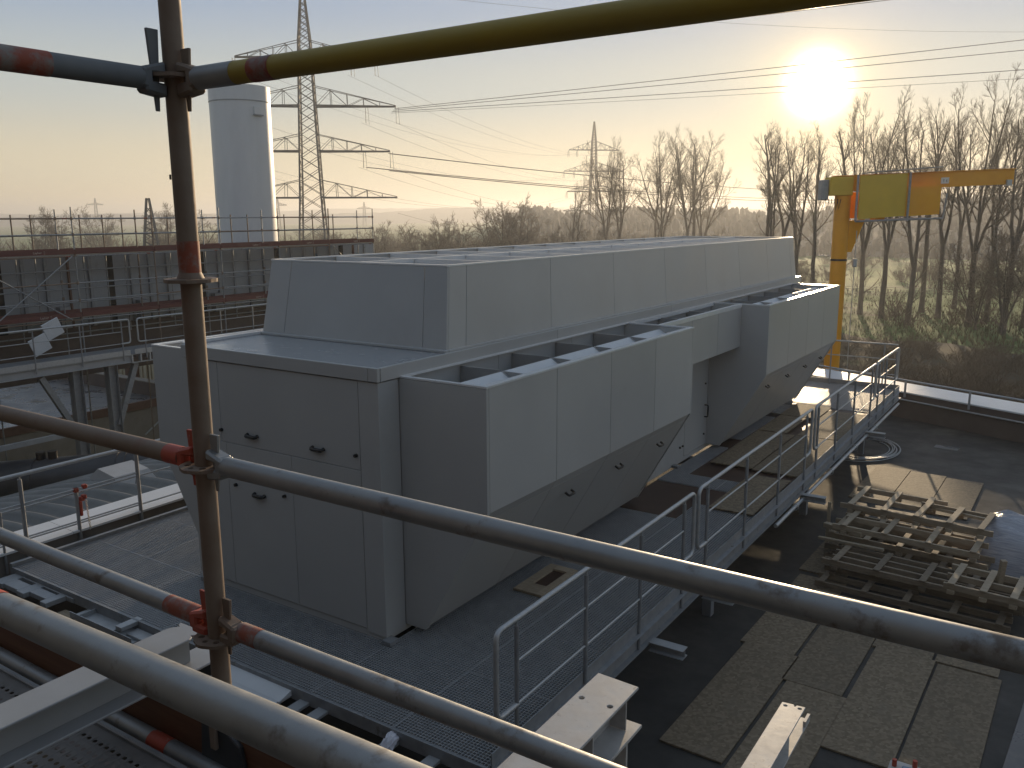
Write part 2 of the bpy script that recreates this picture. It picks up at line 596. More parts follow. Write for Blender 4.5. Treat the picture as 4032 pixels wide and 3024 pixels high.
MB().tube([wpt(S0, -.05, -4.80), wpt(S1, -.05, -4.80)], .022, 8).build('conduit_pipe', M['galv'], par)

pr = thing('parapet_rail', 'low galvanised pipe rail on stubs before the white coping', 'railing', wpt(0, -.08, -4.7))
MB().tube([wpt(S0, -.08, -4.27), wpt(S1, -.08, -4.27)], .024, 8).build('rail_tube', M['galv'], pr)
for s in np.arange(S0 + .2, S1, 1.72):
    MB().bar(wpt(s, -.08, -4.72), wpt(s, -.08, -4.28), .05, .05, up=(1, 0, 0)).build('post', M['galv'], pr)

# left side: lower yard wall, arched metal roof, white coping
lw = thing('platform_curb_wall', 'low dark wall with white sheet coping beside the arched roof', 'wall', (-11.2, 10, -5.5))
MB().box(-11.48, -10.98, -2, 24, GZ + .02, -4.18).build('wall_body', M['conc'], lw)
for y in np.arange(-2, 24, 2.6):
    MB().prism([(-11.53, -4.135), (-10.93, -4.165), (-10.93, -4.135), (-11.53, -4.105)], 'y', y + .004, y + 2.596).build('coping_sheet', M['white_coping'], lw)

ar = thing('arched_roof', 'ribbed arched metal roof strip beyond the white coping', 'roof', (-14.3, 9, -6.3))
cg = MB()
nu, pitch = 26, .46
ys = np.arange(-4, 22, pitch / 6)
for iy, y in enumerate(ys):
    rib = .065 * math.cos(2 * PI * y / pitch)
    for k in range(nu + 1):
        t = k / nu
        x = -11.55 - 6.3 * t
        z = -6.15 + 1.28 * math.sin(PI * (.10 + .82 * t)) ** .9
        cg.v.append((x, y - 2.6 * t * t, z + rib))
for iy in range(len(ys) - 1):
    for k in range(nu):
        a = iy * (nu + 1) + k
        cg.f.append((a, a + 1, a + nu + 2, a + nu + 1))
cg.smooth = True
cg.build('roof_sheet', M['corr'], ar, fix=False)
MB().box(-17.9, -11.5, -4, 22, GZ + .03, -6.2).build('wall', M['conc'], ar)

vb = thing('roof_vent', 'pale sheet metal roof vent with sloped cover on the arched roof', 'vent', (-14.6, 9.0, -4.95))
MB().hexa([(-15.2, 8.65, -5.3), (-14.5, 8.65, -5.3), (-14.5, 9.3, -5.3), (-15.2, 9.3, -5.3), (-15.2, 8.65, -4.86), (-14.5, 8.65, -4.98), (-14.5, 9.3, -4.98), (-15.2, 9.3, -4.86)]).build('vent_base', M['vent'], vb)
MB().hexa([(-15.35, 8.55, -4.86), (-14.42, 8.55, -4.98), (-14.42, 9.4, -4.98), (-15.35, 9.4, -4.86), (-15.15, 8.62, -4.66), (-14.62, 8.62, -4.74), (-14.62, 9.33, -4.74), (-15.15, 9.33, -4.66)]).build('vent_cover', M['vent'], vb)
MB().hexa([(-14.3, 8.2, -5.03), (-13.95, 8.2, -5.09), (-13.95, 8.75, -5.09), (-14.3, 8.75, -5.03), (-14.3, 8.2, -4.99), (-13.95, 8.2, -5.05), (-13.95, 8.75, -5.05), (-14.3, 8.75, -4.99)]).build('flashing_sheet', M['conc_panel'], vb)

pd = thing('dark_duct', 'large black clad duct lying between the arched roof and concrete wall', 'pipe', (-23, 12.5, -8))
MB().tube([(-28.5, 8.0, -7.75), (-24.7, 11.25, -7.35), (-18.6, 16.4, -6.95)], .66, 20).build('duct_body', M['pipe_dark'], pd)
for t in (.12, .4, .43, .75):
    p = Vector((-24.7, 11.25, -7.35)).lerp(Vector((-18.6, 16.4, -6.95)), t)
    q = p + Vector((6.1, 5.15, .4)).normalized() * .07
    MB().tube([p, q], .69, 20).build('band', M['pipe_dark'], pd)
for t in (.02, .06):
    p = Vector((-24.7, 11.25, -7.35)).lerp(Vector((-18.6, 16.4, -6.95)), t + .12)
    MB().tube([p + Vector((0, 0, .6)), p + Vector((0, 0, .86))], .13, 8).build('valve_stub', M['black'], pd)
for sx in (-26.2, -21.5, -19.2):
    MB().box(sx - .2, sx + .2, 11.25 + (sx + 24.7) * .84 - .2, 11.25 + (sx + 24.7) * .84 + .2, GZ, -7.7).build('support', M['conc'], pd)

# concrete hall with wet flat roof
hall = thing('concrete_hall', 'concrete panel hall with wet flat roof under the steel walkway', 'building', (-40, 10, GZ))
MB().box(-60, -29.1, -12, 19.3, GZ, -6.98).build('wall_core', M['conc'], hall)
MB().box(-60.2, -28.95, -12, 19.3, -6.98, -6.8).build('roof_slab', M['wet_deck'], hall)
MB().box(-29.0, -28.9, -12, 19.35, -7.06, -6.76).build('roof_edge_trim', M['brown_beam'], hall)
for iy, y in enumerate(np.arange(-6.4, 19.2, 4.5)):
    for z0, z1 in ((-8.35, -7.08), (-9.7, -8.37), (-11.98, -9.72)):
        MB().box(-29.09, -28.97, y + .03, y + 4.47, z0 + .012, z1 - .012).build('wall_panel', M['conc_panel'], hall)
MB().box(-60.2, -28.95, 19.3, 19.6, -6.98, -6.28).build('parapet', M['conc_dark'], hall)
MB().box(-60.2, -28.9, 19.27, 19.63, -6.28, -6.24).build('parapet_cap', M['conc_panel'], hall)
for x, y in ((-33, 14.6), (-34.6, 15.4), (-36, 16.2), (-37.6, 17.2)):
    MB().tube([(x, y, -6.8), (x, y, -6.62)], .1, 8).build('roof_drain', M['black'], hall)
MB().tube([(-33.3, 13.7, -6.8), (-33.3, 13.7, -6.3)], .11, 10).build('vent_pipe', M['black'], hall)
MB().tube([(-28.7, 18.3, -8.0), (-28.6, 18.9, -7.55), (-28.5, 19.6, -7.55), (-28.5, 19.65, -8.6)], .03, 6).build('handrail_pipe', M['galv'], hall)

crm = thing('corrugated_building', 'cream corrugated metal building behind the wet flat roof', 'building', (-40, 26, GZ))
MB().box(-64, -30, 23.2, 30, GZ, -3.6).build('wall_core', M['cream'], crm)
w = MB()
for x in np.arange(-60, -30.1, .33):
    w.box(x, x + .16, 23.14, 23.2, GZ, -3.65)
kind(w.build('corrugation', M['cream'], crm), 'stuff')
MB().box(-64.2, -29.8, 23.0, 30.2, -3.6, -3.4).build('roof', M['wet_deck'], crm)
MB().box(-37.4, -36.4, 23.1, 23.19, -8, -4.4).build('door', M['brown_beam'], crm)
sg = thing('signal_light', 'small black signal box with lit green lamp on the cream wall', 'signal light', (-39.2, 23.0, -7.6))
MB().box(-39.5, -38.9, 22.9, 23.13, -7.75, -6.85).build('housing', M['black'], sg)
MB().tube([(-39.2, 22.9, -7.5), (-39.2, 22.84, -7.5)], .15, 12).build('green_lens', M['green_lamp'], sg)
MB().tube([(-39.2, 22.9, -7.1), (-39.2, 22.84, -7.1)], .15, 12).build('dark_lens', M['pipe_dark'], sg)

# ------------------------------------------------------------------ rooftop ventilation unit
XL, XR, YN, YF, ZF = -8.46, -5.50, 5.96, 20.50, -4.24
unit = thing('ventilation_unit', 'long light grey rooftop ventilation unit with open cell hood on top', 'ventilation unit', (-6.98, 13.2, ZF))
G = .003


def sheet(name, x0, x1, y0, y1, z0, z1, material=None, parent=None, bevel=.003):
    return MB().box(x0, x1, y0, y1, z0, z1).build(name, material or M['panel'], parent or unit, bevel=bevel)


MB().box(XL + .03, XR - .03, YN + .03, YF - .03, -4.17, -1.56).build('core', M['panel_in'], unit)
# front face panels
for x0, x1, z0, z1 in [(-7.885, -5.765, -2.475, -1.565), (XL, -7.885, -2.475, -1.565), (XL, -7.815, -4.165, -2.475), (-7.815, -6.765, -4.165, -2.475), (-6.765, -5.765, -4.165, -2.475)]:
    sheet('panel', x0 + G, x1 - G, YN, YN + .03, z0 + G, z1 - G)
MB().box(-5.765 + G, XR, YN, 6.26, -4.2, -1.565).build('corner_post', M['panel'], unit, bevel=.004)
# base rail, feet
MB().box(XL + .02, XR - .02, YN + .012, YF, -4.243, -4.172).build('base_rail', M['panel'], unit)
for x in (-5.42, -8.3):
    for y in (5.90, 9.6, 13.2, 16.8, 20.3):
        MB().box(x - .09, x + .02, y, y + .13, ZF, -4.2).build('foot', M['galv_dark'], unit)
# side walls
for y0, y1 in [(6.27, 8.0), (8.0, 9.7), (9.7, 11.3), (11.3, 12.5), (12.5, 13.7), (14.72, 16.4), (16.4, 18.1), (18.1, 19.85), (19.85, YF)]:
    sheet('panel', XR - .03, XR, y0 + G, y1 - G, -4.165, -1.565)
dr = sheet('door', XR - .03, XR + .004, 13.7 + G, 14.72 - G, -4.15, -2.4)
MB().tube(loop_pts([(XR, 14.62, -3.62), (XR + .07, 14.62, -3.62), (XR + .07, 14.62, -3.40), (XR, 14.62, -3.40)], .03, 3), .013, 6).build('handle', M['black'], dr)
sheet('panel', XR - .03, XR, 13.7 + G, 14.72 - G, -2.4, -1.565)
for y0 in np.arange(YN, YF - .1, 1.8175):
    sheet('panel', XL, XL + .03, y0 + G, y0 + 1.8175 - G, -4.165, -1.565)
sheet('panel', XL, XR, YF - .03, YF, -4.165, -1.565)
# roof with lip
for x0, x1 in [(-8.48, -8.36), (-8.36, -5.605), (-5.605, -5.48)]:
    sheet('lip', x0 + .003, x1 - .003, YN - .022, YN + .02, -1.555, -1.42)
for y0, y1 in [(YN + .02, 9.3), (9.3, 12.9), (12.9, 16.5), (16.5, YF + .02)]:
    sheet('lip', -5.52, -5.478, y0 + .003, y1 - .003, -1.553, -1.42)
    sheet('lip', -8.502, -8.462, y0 + .003, y1 - .003, -1.553, -1.42)
sheet('lip', -8.48, -5.48, YF - .02, YF + .02, -1.555, -1.42)
MB().box(-8.46, -5.52, YN + .02, YF - .02, -1.56, -1.432).build('roof_sheet', M['wet_roof'], unit)
MB().box(-8.50, -8.44, YN, 7.2, -1.43, -1.395).build('roof_upstand', M['rim'], unit)
# side intake boxes
X_O, Z_O, X_I, Z_I = -4.445, -2.78, -5.235, -4.165


def mirx(pts, left):
    return [(2 * -6.98 - x, z) for x, z in pts] if left else pts


def intake(y0, y1, left, n_out, n_cell):
    S = -1 if left else 1
    mx = lambda x: (2 * -6.98 - x) if left else x
    prof = [(XR + .004, -1.56), (X_O, -1.56), (X_O, Z_O), (X_I, Z_I), (XR + .004, Z_I)]
    for ya in (y0, y1 - .04):
        MB().prism(mirx(prof, left), 'y', ya, ya + .04).build('end_plate', M['panel'], unit, bevel=.003)
    ln = (y1 - y0 - .08) / n_out
    for i in range(n_out):
        a, b = y0 + .04 + i * ln, y0 + .04 + (i + 1) * ln
        MB().prism(mirx([(X_O - .04, -1.558), (X_O, -1.558), (X_O, Z_O + .01), (X_O - .04, Z_O + .03)], left), 'y', a + .004, b - .004).build('outer_panel', M['panel'], unit, bevel=.003)
        dx, dz = X_I - X_O, Z_I - Z_O
        t1 = .07
        P = lambda t, o: (X_O + dx * t - .87 * o - .012, Z_O + dz * t + .5 * o + .008)
        MB().prism(mirx([P(0, 0), P(t1, 0), P(t1, .02), P(0, .02)], left), 'y', a + .003, b - .003).build('soffit_strip', M['panel'], unit)
        sp_ = MB().prism(mirx([P(t1 + .006, 0), P(.99, 0), P(.99, .02), P(t1 + .006, .02)], left), 'y', a + .004, b - .004).build('soffit_panel', M['panel'], unit)
        if not left:
            hx, hz = P(.2, -.02)
            for yy in (a + .45,):
                MB().tube(loop_pts([(hx, yy, hz), (hx + .05, yy, hz - .03), (hx + .05, yy + .13, hz - .03), (hx, yy + .13, hz)], .02, 3), .014, 6).build('handle', M['black'], sp_)
    # rim flanges
    for xa, xb in ((X_O - .075, X_O + .006), (XR + .004, XR + .05)):
        MB().box(min(mx(xa), mx(xb)), max(mx(xa), mx(xb)), y0 - .004, y1 + .004, -1.557, -1.538).build('rim_flange', M['rim'], unit)
    for ya in (y0 - .003, y1 - .047):
        MB().box(min(mx(XR + .052), mx(X_O - .077)), max(mx(XR + .052), mx(X_O - .077)), ya, ya + .05, -1.556, -1.539).build('rim_flange', M['rim'], unit)
    cl = (y1 - y0) / n_cell
    for i in range(n_cell):
        a, b = y0 + i * cl, y0 + (i + 1) * cl
        if i:
            MB().box(min(mx(XR + .006), mx(X_O - .53)), max(mx(XR + .006), mx(X_O - .53)), a - .012, a + .012, -2.6, -1.585).build('divider', M['hood_in'], unit)
        if i:
            MB().prism(mirx([(X_O - .08, -1.845), (X_O - .08, -1.60), (X_O - .49, -1.592)], left), 'y', a - .011, a + .011).build('divider', M['hood_in'], unit)
        MB().prism(mirx([(X_O - .08, -1.86), (X_O - .50, -1.60), (X_O - .52, -1.60), (X_O - .52, -1.88), (X_O - .08, -1.88)], left), 'y', a + .016, b - .016).build('baffle', M['baffle'], unit)
    MB().box(min(mx(XR + .006), mx(X_O - .05)), max(mx(XR + .006), mx(X_O - .05)), y0 + .05, y1 - .05, -2.72, -2.7).build('intake_floor', M['hood_in'], unit)


for left in (False, True):
    intake(6.262, 11.30, left, 4, 5)
    intake(14.75, 19.83, left, 4, 5)
    mx = (lambda x: 2 * -6.98 - x) if left else (lambda x: x)
    xo = -4.935
    for i in range(3):
        a = 11.305 + i * 1.147
        MB().box(min(mx(xo - .04), mx(xo)), max(mx(xo - .04), mx(xo)), a + .004, a + 1.143, -2.30, -1.602).build('outer_panel', M['panel'], unit, bevel=.003)
        MB().box(min(mx(XR + .005), mx(xo - .042)), max(mx(XR + .005), mx(xo - .042)), a + .004, a + 1.143, -2.30, -2.28).build('soffit_panel', M['panel'], unit)
        if i:
            MB().box(min(mx(XR + .006), mx(xo - .05)), max(mx(XR + .006), mx(xo - .05)), a - .012, a + .012, -2.2, -1.585).build('divider', M['hood_in'], unit)
    MB().box(min(mx(xo - .07), mx(xo + .004)), max(mx(xo - .07), mx(xo + .004)), 11.306, 14.745, -1.6, -1.541).build('rim_flange', M['rim'], unit)
    MB().box(min(mx(XR + .004), mx(XR + .05)), max(mx(XR + .004), mx(XR + .05)), 11.306, 14.745, -1.6, -1.541).build('rim_flange', M['rim'], unit)
# top hood: battered walls
HX0, HX1, HY0, HY1, HZ0, HZ1 = -8.46, -5.56, 7.11, 20.36, -1.418, -.53
TX0, TX1, TY0, TY1 = -8.385, -5.635, 7.255, 20.20


def wallpanel(b0, b1, t0, t1, inward, name='hood_panel'):
    b0, b1, t0, t1, iw = Vector(b0), Vector(b1), Vector(t0), Vector(t1), Vector(inward) * .03
    MB().hexa([b0, b1, b1 + iw, b0 + iw, t0, t1, t1 + iw, t0 + iw]).build(name, M['panel'], unit, bevel=.003)


g = .003
for a, b in [(0, .132), (.132, .886), (.886, 1)]:
    fb = lambda t: HX0 + (HX1 - HX0) * t
    ft = lambda t: TX0 + (TX1 - TX0) * t
    wallpanel((fb(a) + g, HY0, HZ0), (fb(b) - g, HY0, HZ0), (ft(a) + g, TY0, HZ1), (ft(b) - g, TY0, HZ1), (0, 1, 0))
    wallpanel((fb(a) + g, HY1, HZ0), (fb(b) - g, HY1, HZ0), (ft(a) + g, TY1, HZ1), (ft(b) - g, TY1, HZ1), (0, -1, 0))
cuts = [7.11, 7.46, 9.28, 11.06, 12.90, 14.70, 16.5, 18.3, 20.0, 20.36]
for i in range(len(cuts) - 1):
    ty = lambda y: TY0 + (TY1 - TY0) * (y - HY0) / (HY1 - HY0)
    a, b = cuts[i] + (.03 if i == 0 else g), cuts[i + 1] - (.03 if i == len(cuts) - 2 else g)
    wallpanel((HX1, a, HZ0), (HX1, b, HZ0), (TX1, ty(a), HZ1), (TX1, ty(b), HZ1), (-1, 0, 0))
    wallpanel((HX0, a, HZ0), (HX0, b, HZ0), (TX0, ty(a), HZ1), (TX0, ty(b), HZ1), (1, 0, 0))
for x0, x1, y0, y1 in [(HX0 - .04, HX1 + .03, HY0 - .05, HY0 + .005), (HX1 - .01, HX1 + .03, HY0 + .01, HY1), (HX0 - .04, HX0 + .01, HY0 + .01, HY1)]:
    MB().box(x0, x1, y0, y1, -1.43, -1.40).build('flashing', M['panel'], unit, bevel=.004)
for x0, x1, y0, y1 in [(TX0 - .004, TX1 + .004, TY0 - .004, TY0 + .045), (TX0 - .004, TX1 + .004, TY1 - .045, TY1 + .004), (TX0 - .004, TX0 + .045, TY0 + .047, TY1 - .047), (TX1 - .045, TX1 + .004, TY0 + .047, TY1 - .047)]:
    MB().box(x0, x1, y0, y1, HZ1, HZ1 + .018).build('rim_flange', M['rim'], unit)
MB().box(-7.03, -6.985, TY0 + .05, TY1 - .05, -.95, HZ1 + .012).build('hood_divider', M['rim'], unit)
ncell = 12
for i in range(1, ncell):
    y = TY0 + (TY1 - TY0) * i / ncell
    for x0, x1 in ((TX0 + .05, -7.035), (-6.98, TX1 - .05)):
        MB().box(x0, x1, y - .02, y + .02, -.95, HZ1 + .008).build('hood_divider', M['rim'], unit)
MB().box(HX0 + .05, HX1 - .05, HY0 + .05, HY1 - .05, -1.41, -1.2).build('hood_floor', M['hood_in'], unit)
# handles and latches on the front
for x, z in ((-7.356, -2.346), (-6.348, -2.341), (-7.297, -3.013)):
    MB().tube(loop_pts([(x - .08, YN, z + .012), (x - .075, YN - .04, z), (x + .075, YN - .04, z), (x + .08, YN, z + .012)], .02, 3), .021, 8).build('handle', M['black'], unit)
for x, z in ((-5.814, -2.325), (-7.87, -2.339), (-7.682, -2.951), (-6.89, -2.942)):
    MB().tube([(x, YN, z), (x, YN - .03, z)], .02, 8).build('latch', M['black'], unit)
for y, z in ((13.5, -3.95), (13.62, -3.95), (14.6, -3.0), (14.6, -3.94)):
    MB().tube([(XR, y, z), (XR + .025, y, z)], .018, 8).build('latch', M['black'], unit)

# ------------------------------------------------------------------ steel grating platform
plat = thing('steel_platform', 'galvanised steel grating platform running round the grey ventilation unit', 'platform', (-7, 12, -4.6))
GT = ZF - .004


def grating_mesh(w, l):
    """open bar grating w by l, origin at its corner, top at z = 0"""
    b = MB()
    P = .0333
    for i in range(int(w / P) + 1):
        x = i * P
        b.box(x - .0024, x + .0024, 0, l, -.03, 0)
    for j in range(int(l / P) + 1):
        y = j * P
        b.box(0, w, y - .0028, y + .0028, -.014, -.0015)
    for q in ((-.004, 0, 0, l), (w, w + .004, 0, l), (0, w, -.004, 0), (0, w, l, l + .004)):
        b.box(*q, -.032, .0005)
    return b.mesh('grating_panel', M['grate'], fix=False)


gcache = {}


def grating(x0, x1, y0, y1):
    w, l = round(x1 - x0 - .012, 3), round(y1 - y0 - .012, 3)
    if (w, l) not in gcache:
        gcache[(w, l)] = grating_mesh(w, l)
    o = bpy.data.objects.new('grating_panel', gcache[(w, l)])
    COL.objects.link(o)
    o.parent = plat
    o.location = Vector((x0 + .006, y0 + .006, GT)) - plat.location


xs_front = [-10.66, -9.66, -8.66, -7.66, -6.66, -5.46, -4.47, -3.48]
for i in range(7):
    grating(xs_front[i], xs_front[i + 1], 4.88, 5.97)
for y in np.arange(5.97, 21.9, 1.0):
    for x0, x1 in ((-10.66, -9.56), (-9.56, -8.40)):
        grating(x0, x1, y, min(y + 1.0, 22.35))
for y in np.arange(5.97, 10.9, 1.0):
    grating(-5.46, -4.47, y, min(y + 1.0, 10.93))
    grating(-4.47, -3.48, y, min(y + 1.0, 10.93))
grating(-5.46, -4.47, 12.5, 13.05)
grating(-4.47, -3.48, 12.5, 13.05)
grating(-5.46, -5.15, 13.05, 15.0)
grating(-5.46, -5.15, 15.7, 17.9)
grating(-4.47, -3.48, 10.93, 11.7)
for y in (19.4, 20.4, 21.4):
    grating(-5.46, -4.47, y, y + 1.0)
    grating(-4.47, -3.48, y, y + 1.0)
for x0 in (-8.4, -7.42, -6.44):
    grating(x0, x0 + .98, 20.6, 21.5)
    grating(x0, x0 + .98, 21.5, 22.4)
# frame beams
def ibeam(name, p, q, w, h, tf, tw, material, parent, label=None, bevel=.0):
    """I section from p to q (top centre line), flanges of width w, total height h"""
    p, q = Vector(p), Vector(q)
    d = (q - p).normalized()
    sd = d.cross(Vector((0, 0, 1))).normalized()
    up = Vector((0, 0, 1))
    b = MB()
    pts = [(-w / 2, 0), (w / 2, 0), (w / 2, -tf), (tw / 2, -tf), (tw / 2, -h + tf), (w / 2, -h + tf), (w / 2, -h), (-w / 2, -h), (-w / 2, -h + tf), (-tw / 2, -h + tf), (-tw / 2, -tf), (-w / 2, -tf)]
    n = len(pts)
    for e in (p, q):
        b.v += [tuple(e + sd * u + up * v) for u, v in pts]
    quads = [(0, 1, 2, 3, 10, 11), (3, 4, 9, 10), (4, 5, 6, 7, 8, 9)]
    for f in quads:
        b.f.append(tuple(f))
        b.f.append(tuple(i + n for i in f[::-1]))
    for i in range(n):
        j = (i + 1) % n
        b.f.append((i, i + n, j + n, j))
    return b.build(name, material, parent, label=label)


MB().prism([(-3.47, -4.13), (-3.46, -4.13), (-3.46, -4.255), (-3.405, -4.255), (-3.405, -4.263), (-3.46, -4.263), (-3.46, -4.43), (-3.405, -4.43), (-3.405, -4.44), (-3.47, -4.44)], 'y', 4.9, 22.4).build('edge_beam', M['galv_dark'], plat)
MB().prism([(-10.73, -4.20), (-10.67, -4.20), (-10.67, -4.45), (-10.73, -4.45)], 'y', 4.86, 22.4).build('edge_beam', M['galv_dark'], plat)
MB().box(-10.66, -3.48, 4.85, 4.872, -4.36, -4.238).build('edge_beam', M['galv_dark'], plat)
MB().box(-8.4, -3.48, 22.41, 22.43, -4.36, -4.13).build('edge_beam', M['galv_dark'], plat)
for y in (5.6, 7.75, 9.9, 12.05, 14.2, 16.35, 18.5, 20.65):
    ibeam('cross_beam', (-10.6, y, -4.29), (-3.5, y, -4.29), .1, .16, .01, .008, M['galv_dark'], plat)
for y in (7.75, 9.25, 13.5, 18.3):
    ibeam('bracket', (-3.40, y, -4.40), (-3.02, y, -4.40), .13, .1, .01, .008, M['beam_steel'], plat)
for y in (6.2, 10.4, 15.1, 19.8):
    for x in (-3.75, -6.9, -10.2):
        MB().box(x - .06, x + .06, y - .06, y + .06, -5.3, -4.45).build('column', M['galv_dark'], plat)
MB().tube([(-3.36, 12.0, -4.47), (-3.36, 21.8, -4.47)], .03, 8).build('drain_pipe', M['galv'], plat)
for y in (13.0, 15.2, 17.1, 19.0):
    MB().tube([(-3.36 + .055 * math.cos(t), y, -4.47 + .055 * math.sin(t)) for t in np.linspace(0, 2 * PI, 13)], .008, 5).build('pipe_clamp', M['galv'], plat)
# brown film ply in the open bays
MB().box(-5.46, -3.50, 10.95, 12.48, -4.268, -4.256).build('bay_sheet', M['ply'], plat)
MB().box(-5.14, -3.50, 13.07, 19.38, -4.268, -4.256).build('bay_sheet', M['ply'], plat)
MB().box(-5.46, -5.145, 15.0, 15.7, -4.268, -4.256).build('bay_sheet', M['ply'], plat)

# hatch frame lying on the grating
hf = thing('hatch_frame', 'small raw timber frame round a dark opening on the grating', 'frame', (-4.9, 8.1, ZF))
for nm, q in (('frame_board', (-5.1, -4.99, 7.68, 8.52)), ('frame_board', (-4.80, -4.72, 7.68, 8.52)), ('frame_board', (-4.988, -4.802, 7.68, 7.92)), ('frame_board', (-4.988, -4.802, 8.40, 8.52))):
    MB().box(*q, ZF + .001, ZF + .03).build(nm, M['timber'], hf)
MB().box(-4.988, -4.802, 7.92, 8.40, ZF, ZF + .004).build('recess', M['ply'], hf)

# OSB boards on the platform
def board(x, y, w, l, z, rot, label, group, name='osb_board', t=.022):
    b = MB().box(-w / 2, w / 2, -l / 2, l / 2, 0, t)
    o = bpy.data.objects.new(name, b.mesh(name, M['osb'], bevel=.002))
    o.location = (x, y, z)
    o.rotation_euler = (0, 0, math.radians(rot))
    COL.objects.link(o)
    return tag(o, label, 'board', group)


gp = 'OSB boards laid over the open bays of the platform'
board(-4.69, 15.12, .72, 2.62, -4.225, .5, 'OSB board overlapping the dark bay nearest the unit door', gp)
board(-4.80, 17.25, .55, 1.5, -4.226, 0, 'short OSB board on the platform half in sun beyond the door', gp)
board(-3.90, 12.52, .66, 1.9, -4.23, 0, 'OSB board against the railing next to the nearer dark bay', gp)
board(-3.92, 15.10, .76, 2.68, -4.231, 0, 'OSB board along the railing below the gap in the handrail', gp)
board(-3.92, 17.72, .76, 2.5, -4.23, 0, 'OSB board along the railing crossed by a sunlit strip', gp)
board(-4.72, 18.72, .78, 1.3, -4.229, 0, 'OSB board fully in sun where the bright grating begins', gp)

# ------------------------------------------------------------------ railings of the platform
def rail_section(x, y0, y1, posts, label, group, z0=ZF, ends=(True, True), r=.0235, pr=.020, mids=(-.37, -.745), foot=-4.44):
    t = thing('guardrail', label, 'railing', (x, (y0 + y1) / 2, z0), group)
    zt = z0 + 1.115
    c = []
    if ends[0]:
        c += [(x, y0 + .3, zt + mids[1]), (x, y0, zt + mids[1]), (x, y0, zt)]
    else:
        c += [(x, y0, zt)]
    if ends[1]:
        c += [(x, y1, zt), (x, y1, zt + mids[1]), (x, y1 - .3, zt + mids[1])]
    else:
        c += [(x, y1, zt)]
    MB().tube(loop_pts(c, .09, 5), r, 10).build('handrail', M['galv'], t)
    for y in posts:
        MB().tube([(x, y, foot), (x, y, zt - .06)], pr, 10).build('post', M['galv_dark'], t)
        MB().tube([(x, y, zt - .075), (x, y, zt - .01)], .013, 6).build('post_pin', M['galv'], t)
    for dz in mids:
        a, b = min(posts) + .001, max(posts)
        MB().tube([(x, a, zt + dz), (x, b, zt + dz)], .0115, 8).build('mid_rail', M['galv'], t)
    return t


gr = 'railing sections along the open edge of the platform'
rail_section(-3.45, 4.95, 8.97, [5.24, 6.39, 7.55, 8.68], 'nearest galvanised railing section of the platform, beside the timber hatch frame', gr)
rail_section(-3.45, 9.11, 14.08, [9.40, 10.83, 12.33, 13.77], 'long galvanised railing section passing the dark open bays', gr)
rail_section(-3.45, 14.3, 19.2, [14.5, 15.84, 17.25, 18.85], 'galvanised railing section beside the sunlit boards', gr)
rail_section(-3.45, 19.32, 21.86, [19.6, 20.38, 21.6], 'short sun-glinting railing section at the corner by the parapet', gr)
er = thing('guardrail', 'galvanised railing across the far end of the platform before the crane mast', 'railing', (-6, 22.3, ZF), gr)
MB().tube([(-9.9, 22.3, -3.125), (-3.55, 22.3, -3.125)], .021, 10).build('handrail', M['galv'], er)
for dz in (-3.49, -3.87):
    MB().tube([(-9.9, 22.3, dz), (-3.55, 22.3, dz)], .0125, 8).build('mid_rail', M['galv'], er)
for x in (-3.85, -5.1, -6.5, -7.9, -9.3):
    MB().tube([(x, 22.3, -4.44), (x, 22.3, -3.14)], .018, 8).build('post', M['galv_dark'], er)
gl = 'railing sections beside the white coping'
t = rail_section(-10.95, 3.2, 6.83, [3.4, 5.2, 6.81], 'galvanised railing with doubled mid rails above the white coping', gl, ends=(False, False), mids=(-.385, -.83), z0=-4.30, foot=-4.42, r=.027, pr=.026)
for dz in (-.45, -.88):
    MB().tube([(-11.0, 2.4, -3.185 + dz), (-11.0, 22, -3.185 + dz)], .0125, 8).build('mid_rail', M['galv'], t)
MB().tube([(-10.95, 4.92, -4.42), (-10.95, 4.92, -3.6)], .017, 8).build('post', M['galv_dark'], t)
t = rail_section(-10.95, 6.9, 22, [8.4, 10, 11.6, 13.2, 14.8, 16.4, 18, 19.6, 21.2], 'galvanised railing running on behind the unit along the white coping', gl, ends=(False, False), mids=(-.385, -.83), z0=-4.30, foot=-4.42, r=.027, pr=.026)
cp = thing('chain_post', 'short post with red clamps and a hanging pale chain', 'post', (-10.95, 5.9, -4.3))
MB().tube([(-10.95, 5.9, -4.3), (-10.95, 5.9, -3.55)], .025, 8).build('post', M['galv_dark'], cp)
for q in ((-10.95, 5.9, -3.58), (-10.95, 6.02, -3.56), (-10.95, 5.97, -3.72), (-10.95, 6.0, -3.70)):
    MB().box(q[0] - .03, q[0] + .03, q[1] - .03, q[1] + .03, q[2] - .03, q[2] + .03).build('clamp', M['red_paint'], cp, bevel=.008)
MB().box(-10.965, -10.915, 5.915, 5.955, -3.95, -3.74).build('clamp_tail', M['red_paint'], cp, bevel=.008)
for i in range(11):
    z = -3.77 - i * .038
    y = 6.015 + .002 * i
    pts = [(-10.93 + (.011 * math.cos(a) if i % 2 else 0), y + (0 if i % 2 else .011 * math.cos(a)), z + .024 * math.sin(a)) for a in np.linspace(0, 2 * PI, 9)]
    MB().tube(pts, .0045, 5, caps=False).build('chain_link', M['chain'], cp)

